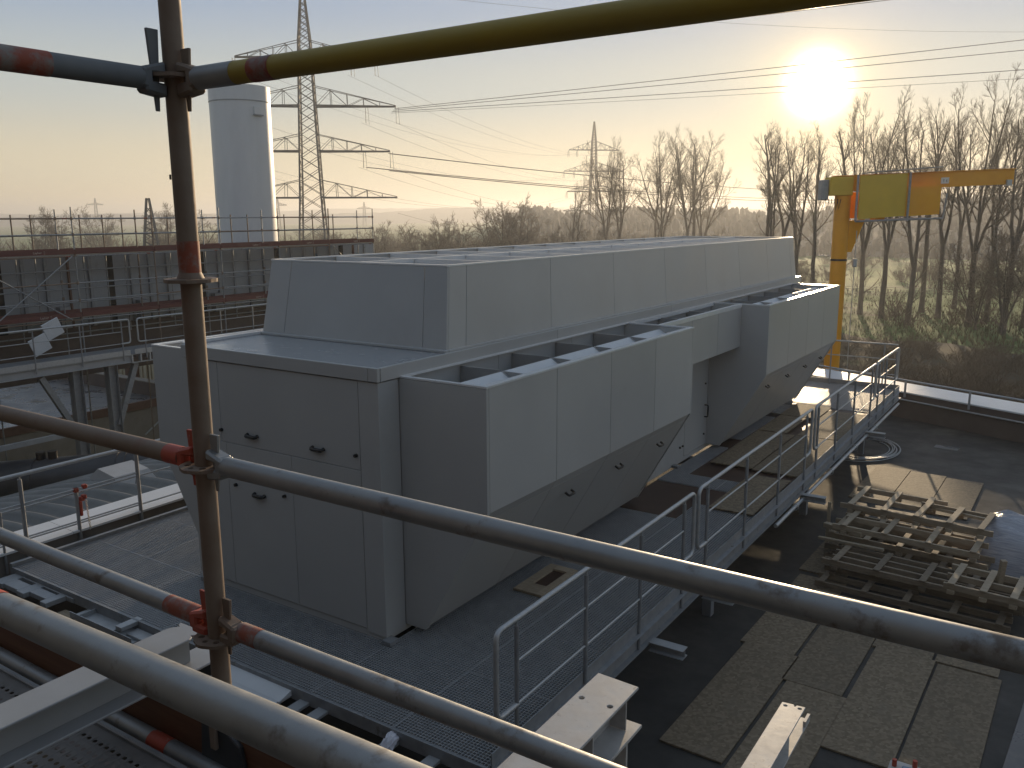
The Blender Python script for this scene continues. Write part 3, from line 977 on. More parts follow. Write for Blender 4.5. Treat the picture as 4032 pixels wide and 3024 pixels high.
# ------------------------------------------------------------------ near scaffold round the camera
PX, PY = -1.925, 1.395
TR = .0266
sca = thing('scaffold', 'nearest tube scaffold with rosette standard, ledgers and perforated deck', 'scaffold', (PX, PY, -4.6))
st = MB().tube([(PX, PY, -4.6), (PX, PY, 1.6)], TR, 20).build('standard', M['tube_rust'], sca)
MB().tube([(PX, PY, -.15), (PX, PY, -.06)], TR + .0012, 20).build('paint_band', M['red_dull'], st)
MB().tube([(PX, PY, -.155), (PX, PY, -.14)], [TR + .008, TR + .0015], 20).build('weld_seam', M['tube_rust'], st)
hx = Vector((-.55, -.75, 0)).normalized()
MB().tube([Vector((PX, PY, .03)) + hx * (TR - .004) + Vector((-.008, 0, .07)), Vector((PX, PY, .03)) + hx * (TR + .0008) + Vector((-.008, 0, .07))], .0065, 10).build('pin_hole', M['dark_hole'], st)


def rosette(z, material):
    out = []
    for i in range(32):
        a = 2 * PI * i / 32
        r = .066 + .0015 * math.cos(8 * a)
        out.append((r * math.cos(a), r * math.sin(a)))
    holes = [circle(.044 * math.cos(PI / 4 * k), .044 * math.sin(PI / 4 * k), .009 if k % 2 else .0075, 10) for k in range(8)]
    p = plate(out, holes, .009, .0045)
    q = MB()
    q.add(p, Matrix.Translation((PX, PY, z)))
    return q.build('rosette', material, sca)


for z, mt_ in ((.34, 'tube_rust'), (-.16, 'tube_rust'), (-.66, 'tube_rust'), (-1.16, 'tube_rust'), (-1.66, 'tube_rust')):
    rosette(z, M[mt_])


def wedge_head(base, d, material, parent, up=.07, wm=None):
    """ledger head: forked casting round the rosette rim with a driven wedge; base = pole axis at the ledger height"""
    d = Vector(d).normalized()
    s = Vector((-d.y, d.x, 0))
    B = Vector(base)
    h = MB()
    for z0, z1 in ((.010, .034), (-.034, -.008)):
        a0, a1 = B + d * (TR + .002), B + d * .088
        h.hexa([a0 - s * .021 + Vector((0, 0, z0 * 1.25)), a0 + s * .021 + Vector((0, 0, z0 * 1.25)), a0 + s * .021 + Vector((0, 0, z1 * 1.25)), a0 - s * .021 + Vector((0, 0, z1 * 1.25)),
                a1 - s * .024 + Vector((0, 0, z0)), a1 + s * .024 + Vector((0, 0, z0)), a1 + s * .024 + Vector((0, 0, z1 * .75)), a1 - s * .024 + Vector((0, 0, z1 * .75))])
    h.hexa([B + d * .066 + s * x + Vector((0, 0, z)) for x, z in ((-.023, -.026), (.023, -.026), (.023, .026), (-.023, .026))] + [B + d * .098 + s * x + Vector((0, 0, z)) for x, z in ((-.0235, -.0235), (.0235, -.0235), (.0235, .0235), (-.0235, .0235))])
    hd = h.build('wedge_head', material, parent, bevel=.006)
    w = MB()
    c = B + d * .047
    z1, z0 = .042 + up, -.075
    w.hexa([c + d * x + s * y + Vector((0, 0, z0)) for x, y in ((-.005, -.003), (.006, -.003), (.006, .003), (-.005, .003))] +
           [c + d * x + s * y + Vector((0, 0, z1)) for x, y in ((-.015, -.0045), (.018, -.0045), (.018, .0045), (-.015, .0045))])
    w.build('wedge', wm or material, parent, bevel=.0015)


def ledger(p, q, material, heads=(), label=None, bands=(), r=TR):
    P_, Q_ = Vector(p), Vector(q)
    lo = MB().tube([P_, Q_], r, 20).build('ledger', material, sca, label=label)
    for a, b, bm_ in bands:
        MB().tube([P_.lerp(Q_, a), P_.lerp(Q_, b)], r + .0008, 20, caps=False).build('paint_band', bm_, lo)
    return lo


ups = .045
l = ledger((PX + .09, PY, .331), (2.2, PY, .331), M['tube_yellow'], label='yellow painted ledger', bands=((0, .035, M['tube']), (.050, .068, M['red_dull'])))
wedge_head((PX, PY, .331), (1, 0, 0), M['tube_rust'], l, .03)
l = ledger((PX - .012, PY - .09, .331), (PX - .012, -.6, .331), M['tube_dull'], label='grey transom with red band', bands=((.117, .2, M['red_dull']),))
wedge_head((PX - .012, PY, .331), (0, -1, 0), M['tube_dull'], l, .075)
l = ledger((PX - .09, PY, -.648), (-4.4, PY, -.648), M['tube_rust'], label='rusty ledger with red end', bands=((0, .028, M['red_paint']),))
wedge_head((PX, PY, -.648), (-1, 0, 0), M['red_paint'], l, .04)
l = ledger((PX + .09, PY, -.648), (2.2, PY, -.648), M['tube'])
wedge_head((PX, PY, -.648), (1, 0, 0), M['tube'], l, .04)
l = ledger((PX - .09, PY + .01, -1.125), (-4.6, PY + .03, -1.125), M['tube'], label='grey ledger with red end', bands=((0, .055, M['red_dull']),))
wedge_head((PX, PY, -1.125), (-1, 0, 0), M['red_paint'], l, .05)
l = ledger((PX + .09, PY + .01, -1.125), (2.2, PY + .02, -1.125), M['tube'], bands=((0, .02, M['red_dull']),))
wedge_head((PX, PY, -1.125), (1, 0, 0), M['tube_rust'], l, .05)
ledger((-3.4, .817, -.856), (1.2, .434, -.39), M['tube'], label='sloping inner guard tube with red end', bands=((.28, .412, M['red_paint']),))
ledger((-4.6, 1.325, -1.532), (1.2, 1.325, -1.532), M['tube'], label='ledger along the deck edge', bands=((.418, .433, M['red_paint']),))
# inner standard out of view carries the inner tube and the deck
MB().tube([(-3.42, .77, -4.6), (-3.42, .77, .4)], TR, 14).build('standard', M['tube_rust'], sca)
MB().tube([(1.22, .38, -5.3), (1.22, .38, .4)], TR, 14).build('standard', M['tube_rust'], sca)
MB().tube([(1.35, PY, -5.3), (1.35, PY, .9)], TR, 14).build('standard', M['tube_rust'], sca)
MB().tube([(-4.3, PY, -4.6), (-4.3, PY, .9)], TR, 14).build('standard', M['tube_rust'], sca)


def perforated(x0, x1, y0, y1, z):
    """steel deck with rows of slotted holes"""
    b = MB()
    cx, cy = .030, .040
    nx, ny = int((x1 - x0) / cx), int((y1 - y0) / cy)
    for i in range(nx):
        for j in range(ny):
            ax, ay = x0 + i * cx, y0 + j * cy
            if j in (0, ny - 1):
                o = len(b.v)
                b.v += [(ax, ay, z), (ax + cx, ay, z), (ax + cx, ay + cy, z), (ax, ay + cy, z)]
                b.f.append((o, o + 1, o + 2, o + 3))
                continue
            ox, oy = ax + cx / 2 + (.004 if j % 2 else -.004), ay + cy / 2
            o = len(b.v)
            b.v += [(ax, ay, z), (ax + cx, ay, z), (ax + cx, ay + cy, z), (ax, ay + cy, z)]
            ring = circle(ox, oy, .0078, 8, PI / 8)
            b.v += [(u, v, z - .0022) for u, v in ring]
            k = o + 4
            # ring vertex order starts at 22.5 degrees; corners: 0 = SW, 1 = SE, 2 = NE, 3 = NW
            for c, (r0, r1) in ((2, (0, 1)), (3, (2, 3)), (0, (4, 5)), (1, (6, 7))):
                b.f.append((o + c, k + r1, k + r0))
            for c0, c1, r0, r1 in ((1, 2, 7, 0), (2, 3, 1, 2), (3, 0, 3, 4), (0, 1, 5, 6)):
                b.f.append((o + c0, o + c1, k + r1, k + r0))
    return b


for y0, y1 in ((.62, .94), (.96, 1.28)):
    dk = perforated(-4.3, 1.2, y0, y1, -1.528).build('deck', M['deck'], sca, fix=False)
    for ya, yb in ((y0 - .006, y0 + .012), (y1 - .012, y1 + .006)):
        MB().box(-4.3, 1.2, ya, yb, -1.60, -1.515).build('deck_edge', M['galv_dark'], dk, bevel=.004)
    MB().box(-4.3, 1.2, y0 + .02, y1 - .02, -1.70, -1.695).build('deck_underside', M['dark_hole'], dk)
for x0, x1 in ((-4.25, -1.955), (-1.945, 1.2)):
    MB().box(x0, x1, 1.352, 1.366, -1.55, -1.40).build('toe_board', M['toe_wood'], sca, bevel=.003)
tb = MB().prism([(-1.965, -1.55), (-1.765, -1.55), (-1.79, -1.425), (-1.86, -1.39), (-1.95, -1.395)], 'y', 1.335, 1.351).build('toe_board_bracket', M['pipe_dark'], sca, bevel=.003)
MB().box(-1.90, -1.875, 1.322, 1.335, -1.46, -1.38).build('wedge', M['tube_rust'], tb, bevel=.003)

# ------------------------------------------------------------------ cantilever steel beams below the scaffold
gb = 'cantilever steel beams reaching out of the facade'
b1 = thing('steel_beam', 'pale steel I-beam lying across the perforated deck and toe board', 'beam', (-2.207, .2, -1.375), gb)
fl = plate([(-2.267, -1.66), (-2.147, -1.66), (-2.147, 1.455), (-2.152, 1.467), (-2.165, 1.472), (-2.152, 1.484), (-2.147, 1.51), (-2.242, 1.51), (-2.267, 1.51), (-2.263, 1.497), (-2.246, 1.489), (-2.263, 1.472), (-2.267, 1.455)], [], .008, -1.258)
fl.build('top_flange', M['beam_steel'], b1, bevel=.002)
MB().box(-2.210, -2.204, -1.66, 1.49, -1.364, -1.267).build('web', M['beam_steel'], b1)
MB().box(-2.267, -2.147, -1.66, 1.575, -1.373, -1.365).build('bottom_flange', M['beam_steel'], b1, bevel=.002)
b2 = thing('steel_beam', 'wide pale steel bracket beam with two bolt holes in its sunlit top', 'beam', (-1.5, 1, -2.4), gb)
fl = plate([(-1.60, -2.2), (-1.40, -2.2), (-1.40, 3.075), (-1.60, 3.085)], [circle(-1.565, 2.87, .0125, 16), circle(-1.435, 2.875, .0125, 16)], .013, -1.98)
fl.build('top_flange', M['white_steel'], b2, bevel=.002)
MB().box(-1.505, -1.495, -2.2, 3.0, -2.15, -1.994).build('web', M['white_steel'], b2)
MB().box(-1.58, -1.42, 2.995, 3.003, -2.15, -1.994).build('stiffener', M['white_steel'], b2)
MB().box(-1.58, -1.42, 2.70, 2.708, -2.15, -1.994).build('stiffener', M['white_steel'], b2)
MB().box(-1.62, -1.38, -2.2, 3.075, -2.166, -2.151).build('bottom_flange', M['white_steel'], b2, bevel=.002)
MB().box(-1.60, -1.40, -2.2, 3.02, -2.20, -2.168).build('cap_plate', M['white_steel'], b2, bevel=.004)
MB().box(-1.506, -1.494, -2.2, 3.0, -2.40, -2.202).build('lower_web', M['white_steel'], b2)
MB().box(-1.59, -1.41, 2.985, 3.0, -2.40, -2.202).build('end_plate', M['white_steel'], b2)
MB().box(-1.6, -1.4, -2.2, 3.0, -2.415, -2.401).build('lower_flange', M['white_steel'], b2)
b3 = thing('steel_beam', 'narrow pale steel beam end with two small holes above the OSB sheets', 'beam', (-1.04, 2, -2.75), gb)
fl = plate([(-1.105, -2.2), (-.985, -2.2), (-.985, 4.275), (-1.03, 4.27), (-1.035, 4.25), (-1.045, 4.27), (-1.105, 4.262)], [circle(-1.08, 4.235, .010, 12), circle(-1.008, 4.245, .010, 12)], .009, -2.56)
fl.build('top_flange', M['white_steel'], b3, bevel=.002)
MB().box(-1.049, -1.041, -2.2, 4.2, -2.692, -2.570).build('web', M['white_steel'], b3)
MB().box(-1.10, -.985, -2.2, 4.39, -2.704, -2.693).build('bottom_flange', M['white_steel'], b3, bevel=.002)
MB().box(-1.0, -.985, 4.30, 4.39, -2.692, -2.66).build('end_lug', M['white_steel'], b3)

# small blue film covered box at the lower edge of the view
bx = thing('wrapped_crate', 'white crate edge with blue film and red pegs at the lower edge', 'crate', (-.3, 3.6, -3.3))
MB().box(-.54, .10, 3.2, 4.16, -3.3, -2.62).build('crate_body', M['white_steel'], bx, bevel=.01)
MB().box(-.48, .06, 3.3, 4.11, -2.621, -2.606).build('film', M['blue_film'], bx, bevel=.006)
for x, y in ((-.515, 4.10), (-.43, 4.14)):
    MB().tube([(x, y, -2.62), (x, y, -2.585)], .011, 8).build('peg', M['red_paint'], bx)
MB().box(-.5, 0, 3.25, 3.31, -5.3, -3.3).build('leg', M['galv_dark'], bx)

# ------------------------------------------------------------------ loose steel in the gap before the platform
gf = thing('edge_frame', 'pale steel edge frame with square openings beside the platform corner', 'frame', (-9.9, 4.72, -4.5))
for q in ((-10.6, -9.3, 4.84, 4.875), (-10.6, -10.41, 4.6, 4.838), (-10.08, -9.92, 4.6, 4.838), (-9.56, -9.44, 4.6, 4.838), (-10.408, -10.082, 4.62, 4.78), (-9.918, -9.562, 4.67, 4.80)):
    MB().box(*q, -4.36, -4.30).build('frame_bar', M['beam_steel'], gf, bevel=.004)
MB().box(-10.9, -8.9, 4.3, 4.5, -4.44, -4.36).build('frame_bar', M['beam_steel'], gf, bevel=.004)
MB().box(-9.4, -9.15, 4.52, 4.8, -4.5, -4.44).build('timber_block', M['timber'], gf, bevel=.004)
ch = thing('channel', 'galvanised U-channel with stiffener plates lying beside the grating edge', 'channel', (-8.4, 4.75, -4.38))
MB().box(-9.0, -7.85, 4.64, 4.86, -4.36, -4.35).build('channel_base', M['galv'], ch)
for y in (4.632, 4.86):
    MB().box(-9.0, -7.85, y, y + .008, -4.36, -4.29).build('channel_side', M['galv'], ch)
for x in (-8.85, -8.2):
    MB().box(x, x + .01, 4.641, 4.859, -4.349, -4.30).build('stiffener', M['galv'], ch)
MB().box(-8.16, -8.05, 4.66, 4.92, -4.285, -4.24).build('cleat', M['galv'], ch, bevel=.004)
MB().box(-8.04, -7.70, 4.70, 4.84, -4.35, -4.31).build('cleat', M['galv'], ch, bevel=.004)
wc = thing('white_profile', 'long white folded sheet profile beside the standard at the grating edge', 'profile', (-6.2, 4.75, -4.35))
MB().prism([(4.60, -4.36), (4.86, -4.36), (4.86, -4.34), (4.78, -4.325), (4.70, -4.325), (4.60, -4.345)], 'x', -6.6, -5.70).build('profile_sheet', M['baffle'], wc, bevel=.003)
MB().prism([(4.70, -4.322), (4.86, -4.337), (4.86, -4.28), (4.85, -4.28)], 'x', -6.6, -5.68).build('profile_edge', M['baffle'], wc)
for i, (x, lab) in enumerate(((-5.51, 'pale flat bar bridging the dark gap nearest the white profile'), (-5.27, 'second pale flat bar bridging the dark gap'), (-4.44, 'pale flat bar carrying the white rag'), (-4.0, 'pale flat bar nearest the wide bracket beam'))):
    single(MB().box(x - .06, x + .06, 4.4, 4.87, -4.36, -4.33), 'flat_bar', M['beam_steel'], lab, 'bar', 'flat bars bridging the gap before the platform', .003)
rg = bpy.data.meshes.new('plastic_rag')
bm = bmesh.new()
bmesh.ops.create_icosphere(bm, subdivisions=3, radius=1)
r_ = random.Random(5)
from mathutils import noise as mnoise
for v in bm.verts:
    n_ = mnoise.noise_vector(v.co * 2.3) * .5 + mnoise.noise_vector(v.co * 6) * .2
    c_ = v.co + n_
    v.co = Vector((c_.x * .055, c_.y * .10, c_.z * .035 - (max(0, -c_.y) ** 2) * .05))
bm.to_mesh(rg)
bm.free()
rg.materials.append(M['rag'])
rgo = bpy.data.objects.new('plastic_rag', rg)
COL.objects.link(rgo)
rgo.location = (-4.42, 4.80, -4.29)
rgo.rotation_euler = (0, 0, .25)
tag(rgo, 'crumpled white plastic rag hanging on a flat bar', 'rag')
single(MB().box(-3.9, -3.4, 4.45, 4.62, -4.28, -4.24), 'timber_offcut', M['timber'], 'yellowish timber offcut at the platform corner', 'timber', None, .004)
fac = thing('facade_edge', 'dark facade edge of the building below the scaffold', 'wall', (-4, 3, GZ))
MB().box(-14, -1.75, -1.6, 4.36, GZ, -4.6).build('wall', M['conc_dark'], fac)
fw_ = thing('unseen_facade', 'unseen dark facade behind the near scaffold, added to block sky light', 'building', (0, -2.6, GZ))
MB().box(-34, 26, -14, -1.62, GZ, 3.0).build('wall', M['facade'], fw_)  # unseen wall behind the camera, added and sized to cut sky fill
for i in range(20):
    MB().box(-34 + 3 * i + .01, -31 + 3 * i - .01, -1.62, -1.59, -6, 2.95).build('blocker_panel', M['facade'], fw_)

# ------------------------------------------------------------------ boards, timber, coil and wrapped bundle on the flat roof
gr_ = 'OSB sheets lying on the dark roof'
TH = 2.2
dxx, dyy = .128 * 5.3, .468 * 5.3
# row of large sheets at the lower edge of the view, turned slightly against the platform
ux, uy = Vector((.988, -.155)), Vector((.0, 1.0))
base = Vector((-1.69, 10.68))


def sheet_at(i, j, w, l, label, dz=0.0, shift=0.0, rot=-1.5):
    c = base + Vector((.700 * i + .33, -.07 * i)) + Vector((0, -2.52 * j + shift - l / 2))
    return board(c.x, c.y, w, l, -5.297 + dz, rot, label, gr_)


sheet_at(0, 0, .67, 2.49, 'OSB sheet on the roof in the middle of its row, behind the narrow beam end', 0, 0)
sheet_at(1, 0, .67, 2.49, 'OSB sheet on the roof, last of its row before the bare dark roofing', .001, .0)
sheet_at(-1, 0, .67, 2.49, 'darker OSB sheet on the roof left of the middle sheet of its row', .002, 1.0)
sheet_at(-2, 0, .67, 2.49, 'OSB sheet on the roof at the end of its row beside the platform shade', 0, 1.55)
sheet_at(-1, 1, .67, 2.49, 'OSB sheet on the roof under the narrow beam end', 0, 1.02)
sheet_at(-2, 1, .67, 2.49, 'shaded OSB sheet on the roof between wide bracket beam and narrow beam end', .002, 1.58)
sheet_at(0, -1, .67, 1.1, 'short OSB sheet on the roof in front of the timber frames', .001, -1.45)
sheet_at(1, -1, .67, .75, 'small OSB piece on the roof between timber frames and last sheet', 0, -1.72)
sheet_at(-2, -1, .67, 2.4, 'OSB sheet on the roof beside the lowest timber frames', .001, 1.6)
for i, lab in enumerate(('sunlit OSB sheet nearest the platform behind the timber frames', 'middle sunlit OSB sheet behind the timber frames', 'sunlit OSB sheet behind the timber frames nearest the wrapped bundle')):
    board(-2.93 + .682 * i, 17.75 - .1 * i, .67, 2.5, -5.297 + .001 * i, -1, lab, gr_)
for x, y, w, l, lab in ((-.75, 15.4, .45, 1.2, 'small grey roofing offcut beside the sunlit sheets'), (.35, 9.6, .9, 2.0, 'grey roofing felt strip beside the last OSB sheet'), (-2.2, 21.4, .5, .3, 'small pale board under the coil end of the roof')):
    o = board(x, y, w, l, -5.298, -4, lab, 'offcuts lying on the dark roof', 'roofing_offcut', .006)
    o.data.materials[0] = M['wet_deck']
for i, lab in enumerate(('roofing felt strip right beside the last OSB sheet', 'second roofing felt strip beside the OSB sheets', 'roofing felt strip in front of the wrapped bundle', 'roofing felt strip behind the wrapped bundle', 'roofing felt strip nearest the parapet')):
    y = (8.3, 10.1, 11.6, 16.9, 19.3)[i]
    o = board(2.4, y, 4.2 if i < 2 else 4.6, 1.0, -5.2985, -4, lab, 'roofing felt strips on the flat roof', 'felt_strip', .005)
    o.data.materials[0] = M['felt']

tf_i = 0
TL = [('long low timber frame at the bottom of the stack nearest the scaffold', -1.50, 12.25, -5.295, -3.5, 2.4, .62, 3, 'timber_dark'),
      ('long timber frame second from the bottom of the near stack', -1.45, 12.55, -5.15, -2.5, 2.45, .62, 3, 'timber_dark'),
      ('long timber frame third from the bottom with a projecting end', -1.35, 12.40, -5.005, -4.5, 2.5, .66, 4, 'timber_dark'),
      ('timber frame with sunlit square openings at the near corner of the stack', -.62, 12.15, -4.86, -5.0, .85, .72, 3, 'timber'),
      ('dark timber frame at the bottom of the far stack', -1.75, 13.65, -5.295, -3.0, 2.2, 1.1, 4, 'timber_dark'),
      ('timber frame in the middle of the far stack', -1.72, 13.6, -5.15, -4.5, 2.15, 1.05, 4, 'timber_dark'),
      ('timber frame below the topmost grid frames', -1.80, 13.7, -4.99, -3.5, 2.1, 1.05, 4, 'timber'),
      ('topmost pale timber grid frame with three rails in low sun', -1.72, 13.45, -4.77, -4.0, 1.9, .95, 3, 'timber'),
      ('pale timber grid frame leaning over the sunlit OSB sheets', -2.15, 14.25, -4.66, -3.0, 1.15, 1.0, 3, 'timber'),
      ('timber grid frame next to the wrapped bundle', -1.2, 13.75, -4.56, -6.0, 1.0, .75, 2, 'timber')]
for lab, x, y, z, rot, L, W, nr, mm in TL:
    t = thing('timber_pallet', lab, 'timber frame', (x, y, z), 'timber frames stacked on the roof')
    t.rotation_euler = (0, 0, math.radians(rot))
    save = t.location.copy()
    t.location = (0, 0, 0)
    for i in range(nr):
        yy = -W / 2 + W * i / (nr - 1)
        ext = rng.uniform(0, .12)
        MB().box(-L / 2 - ext, L / 2 + rng.uniform(0, .14), yy - .022, yy + .022, .055, .135).build('rail', M[mm], t, bevel=.003)
    nb = max(3, int(L / .42))
    for i in range(nb):
        xx = -L / 2 + .08 + (L - .16) * i / (nb - 1) + rng.uniform(-.03, .03)
        MB().box(xx - .042, xx + .042, -W / 2 - .05, W / 2 + .05, .136, .158).build('crossbar', M[mm], t, bevel=.002)
        if i in (0, nb // 2, nb - 1):
            for yy in (-W / 2, W / 2):
                MB().box(xx - .042, xx + .042, yy - .04, yy + .04, 0, .053).build('block', M[mm], t, bevel=.002)
    t.location = save
for lab, p, q, wd in (('stubby upright timber post on the near stack in sun', (-.50, 12.35, -4.86), (-.47, 12.3, -4.45), .07),
                  ('loose batten across the top of the timber stack towards the bundle', (-1.65, 14.2, -4.50), (-.75, 13.95, -4.47), .05),
                  ('loose timber batten on the dark side of the stack', (-2.95, 12.9, -4.85), (-2.0, 12.75, -4.80), .06),
                  ('rough edged board projecting from the left end of the stack', (-2.95, 13.25, -4.75), (-2.35, 13.0, -4.72), .09),
                  ('long pale batten along the foot of the stack', (-2.7, 11.85, -5.26), (-.2, 11.7, -5.26), .06),
                  ('small timber stake standing at the end of the stack', (-2.98, 13.6, -5.29), (-2.98, 13.62, -4.5), .05)):
    b = MB().bar(p, q, wd, .04 if 'batten' in lab else wd * .8)
    single(b, 'timber_batten', M['timber'], lab, 'timber', 'loose battens on the timber stack', .002)

# cable coil on the roof
cc = MB()
r_ = random.Random(2)
for k in range(7):
    R0 = .62 + .05 * k + r_.uniform(-.015, .015)
    a0, a1 = -1.9 + r_.uniform(-.3, .3), 1.55 + r_.uniform(-.5, .5)
    pts = [(-3.85 + .15 * math.sin(k) + R0 * math.cos(a) * .95, 20.3 + R0 * math.sin(a) * 1.35, -5.285 + .012 * (k % 3)) for a in np.linspace(a0, a1, 26)]
    cc.tube(pts, .011, 6)
single(cc, 'cable_coil', M['galv'], 'loose coil of pale cable on the dark roof near the parapet', 'cable coil')

# wrapped bundle
bmw = bmesh.new()
bmesh.ops.create_grid(bmw, x_segments=46, y_segments=30, size=1)
for v in bmw.verts:
    u, w_ = v.co.x, v.co.y
    prof = max(0.0, 1 - abs(u) ** 7) ** .5 * max(0.0, 1 - abs(w_) ** 2.2) ** .6
    fold = .09 * mnoise.noise(Vector((u * 2.0 + w_, w_ * 7, 1))) + .05 * mnoise.noise(Vector((u * 6 + w_ * 5, w_ * 13, 4)))
    v.co = Vector((u * 1.15, w_ * .62, prof * (.78 - .13 * u) + fold * (prof ** .3 if prof > 0 else 0)))
mw = bpy.data.meshes.new('wrapped_bundle')
bmw.to_mesh(mw)
bmw.free()
mw.materials.append(M['film'])
mw.polygons.foreach_set('use_smooth', [True] * len(mw.polygons))
wo = bpy.data.objects.new('wrapped_bundle', mw)
COL.objects.link(wo)
wo.location = (.16, 14.1, -5.26)
wo.rotation_euler = (0, 0, -.12)
tag(wo, 'grey plastic wrapped bundle glinting beside the timber frames', 'bundle')
wp = thing('pallet', 'flat timber pallet under the plastic wrapped bundle', 'pallet', (.12, 14.0, -5.29))
for i in range(5):
    MB().box(-1.1, 1.4, 13.45 + .28 * i, 13.55 + .28 * i, -5.29, -5.262).build('slat', M['timber_dark'], wp, bevel=.002)

# ------------------------------------------------------------------ jib crane beyond the parapet
CB = Vector((-6.35, 27.9, GZ))
cr = thing('jib_crane', 'yellow pillar jib crane with sheet covers and a long arm', 'crane', CB)
MB().tube([(CB.x, CB.y, GZ), (CB.x, CB.y, 1.0)], .235, 20).build('mast', M['crane'], cr)
MB().tube([(CB.x, CB.y, -1.42), (CB.x, CB.y, -1.36)], .25, 20).build('mast_band', M['black'], cr)
J = Vector((.83, .557, 0)).normalized()
Jn = Vector((-J.y, J.x, 0))


def jp(s, o, z):
    q = Vector((CB.x, CB.y, 0)) + J * s + Jn * o
    return (q.x, q.y, z)


def jbox(s0, s1, o0, o1, z0, z1, z0b=None, z1b=None):
    z0b = z0 if z0b is None else z0b
    z1b = z1 if z1b is None else z1b
    return MB().hexa([jp(s0, o0, z0), jp(s1, o0, z0b), jp(s1, o1, z0b), jp(s0, o1, z0), jp(s0, o0, z1), jp(s1, o0, z1b), jp(s1, o1, z1b), jp(s0, o1, z1)])


jbox(-.35, 5.15, -.08, .08, .66, 1.12, .87, 1.32).build('jib', M['crane'], cr, bevel=.01)
jbox(-.35, 5.15, -.13, .13, 1.12, 1.14, 1.32, 1.34).build('jib_flange', M['crane'], cr)
jbox(-.50, .20, -.27, .27, .55, 1.10).build('slew_head', M['crane_olive'], cr, bevel=.02)
jbox(-.72, -.50, -.16, .16, .42, 1.02).build('drive_box', M['galv_dark'], cr, bevel=.02)
jbox(.30, 1.70, -.50, -.47, -.16, 1.12, -.06, 1.18).build('cover_sheet', M['crane_olive'], cr)
jbox(.30, 2.85, .47, .50, -.14, .66, -.02, .70).build('cover_sheet', M['crane_orange'], cr)
jbox(1.72, 2.80, -.40, -.37, -.08, .78, -.02, .84).build('cover_sheet', M['crane_orange'], cr)
jbox(.75, 2.75, -.52, .52, 1.22, 1.25, 1.36, 1.39).build('cover_roof', M['galv_dark'], cr)
jbox(1.45, 1.85, -.36, -.1, .35, .72).build('hoist_motor', M['black'], cr, bevel=.03)
jbox(.95, 1.25, -.2, .2, -.22, .62).build('trolley', M['crane_orange'], cr, bevel=.02)
for s_, z0 in ((.22, 1.15), (1.78, 1.22)):
    MB().tube([jp(s_, -.53, z0), jp(s_, -.53, -.22)], .035, 8).build('cover_frame', M['galv_dark'], cr)
for o_ in (-.53, .53):
    MB().tube([jp(.22, o_, -.22), jp(2.85, o_, -.14)], .03, 8).build('cover_frame', M['galv_dark'], cr)
MB().tube([jp(2.85, -.53, -.14), jp(2.92, -.53, .6)], .025, 8).build('cover_frame', M['galv_dark'], cr)
MB().hexa([jp(.20, -.10, -1.15), jp(.34, -.10, -1.15), jp(.34, .10, -1.15), jp(.20, .10, -1.15), jp(.20, -.14, -.20), jp(.68, -.14, -.16), jp(.68, .14, -.16), jp(.20, .14, -.20)]).build('gusset', M['crane_orange'], cr)
MB().tube([jp(.42, -.2, -.5), jp(.42, -.2, -4.9)], .012, 6).build('hoist_chain', M['galv'], cr)
jbox(.36, .48, -.26, -.14, -1.6, -1.35).build('hook_block', M['galv'], cr, bevel=.02)
MB().tube([(CB.x - .24, CB.y - .2, -1.25), (CB.x - .55, CB.y - .3, -1.25)], .014, 6).build('stop_arm', M['galv'], cr)
jbox(2.92, 3.16, -.098, -.09, .89, 1.07, .90, 1.08).build('load_sign', M['sign'], cr)
jbox(4.9, 5.05, -.17, -.09, .82, 1.0).build('end_stop', M['galv'], cr)
for k in range(5):
    a = -.6 + .03 * k
    MB().tube([jp(-.6 + .09 * k, -.2, .45), jp(-.56 + .09 * k, -.23, .12 + .03 * (k % 3)), jp(-.50 + .09 * k, -.22, .44)], .012, 5).build('cable_loop', M['black'], cr)


def lettering(txt, size, loc, xdir, updir, material, parent, extrude=.002):
    c = bpy.data.curves.new('lettering', 'FONT')
    c.body = txt
    c.size = size
    c.extrude = extrude
    c.align_x = 'CENTER'
    c.align_y = 'CENTER'
    c.materials.append(material)
    tmp = bpy.data.objects.new('lettering', c)
    COL.objects.link(tmp)
    me = bpy.data.meshes.new_from_object(tmp.evaluated_get(bpy.context.evaluated_depsgraph_get()))
    bpy.data.objects.remove(tmp)
    o = bpy.data.objects.new('lettering', me)
    COL.objects.link(o)
    x, u = Vector(xdir).normalized(), Vector(updir).normalized()
    n = x.cross(u)
    o.matrix_world = Matrix(((x.x, u.x, n.x, loc[0]), (x.y, u.y, n.y, loc[1]), (x.z, u.z, n.z, loc[2]), (0, 0, 0, 1)))
    if parent:
        o.parent = parent
        o.matrix_parent_inverse = Matrix.Translation(-root_loc(parent))
    return o


lettering('1 t', .13, jp(3.04, -.101, .985), J, (0, 0, 1), M['black'], cr)

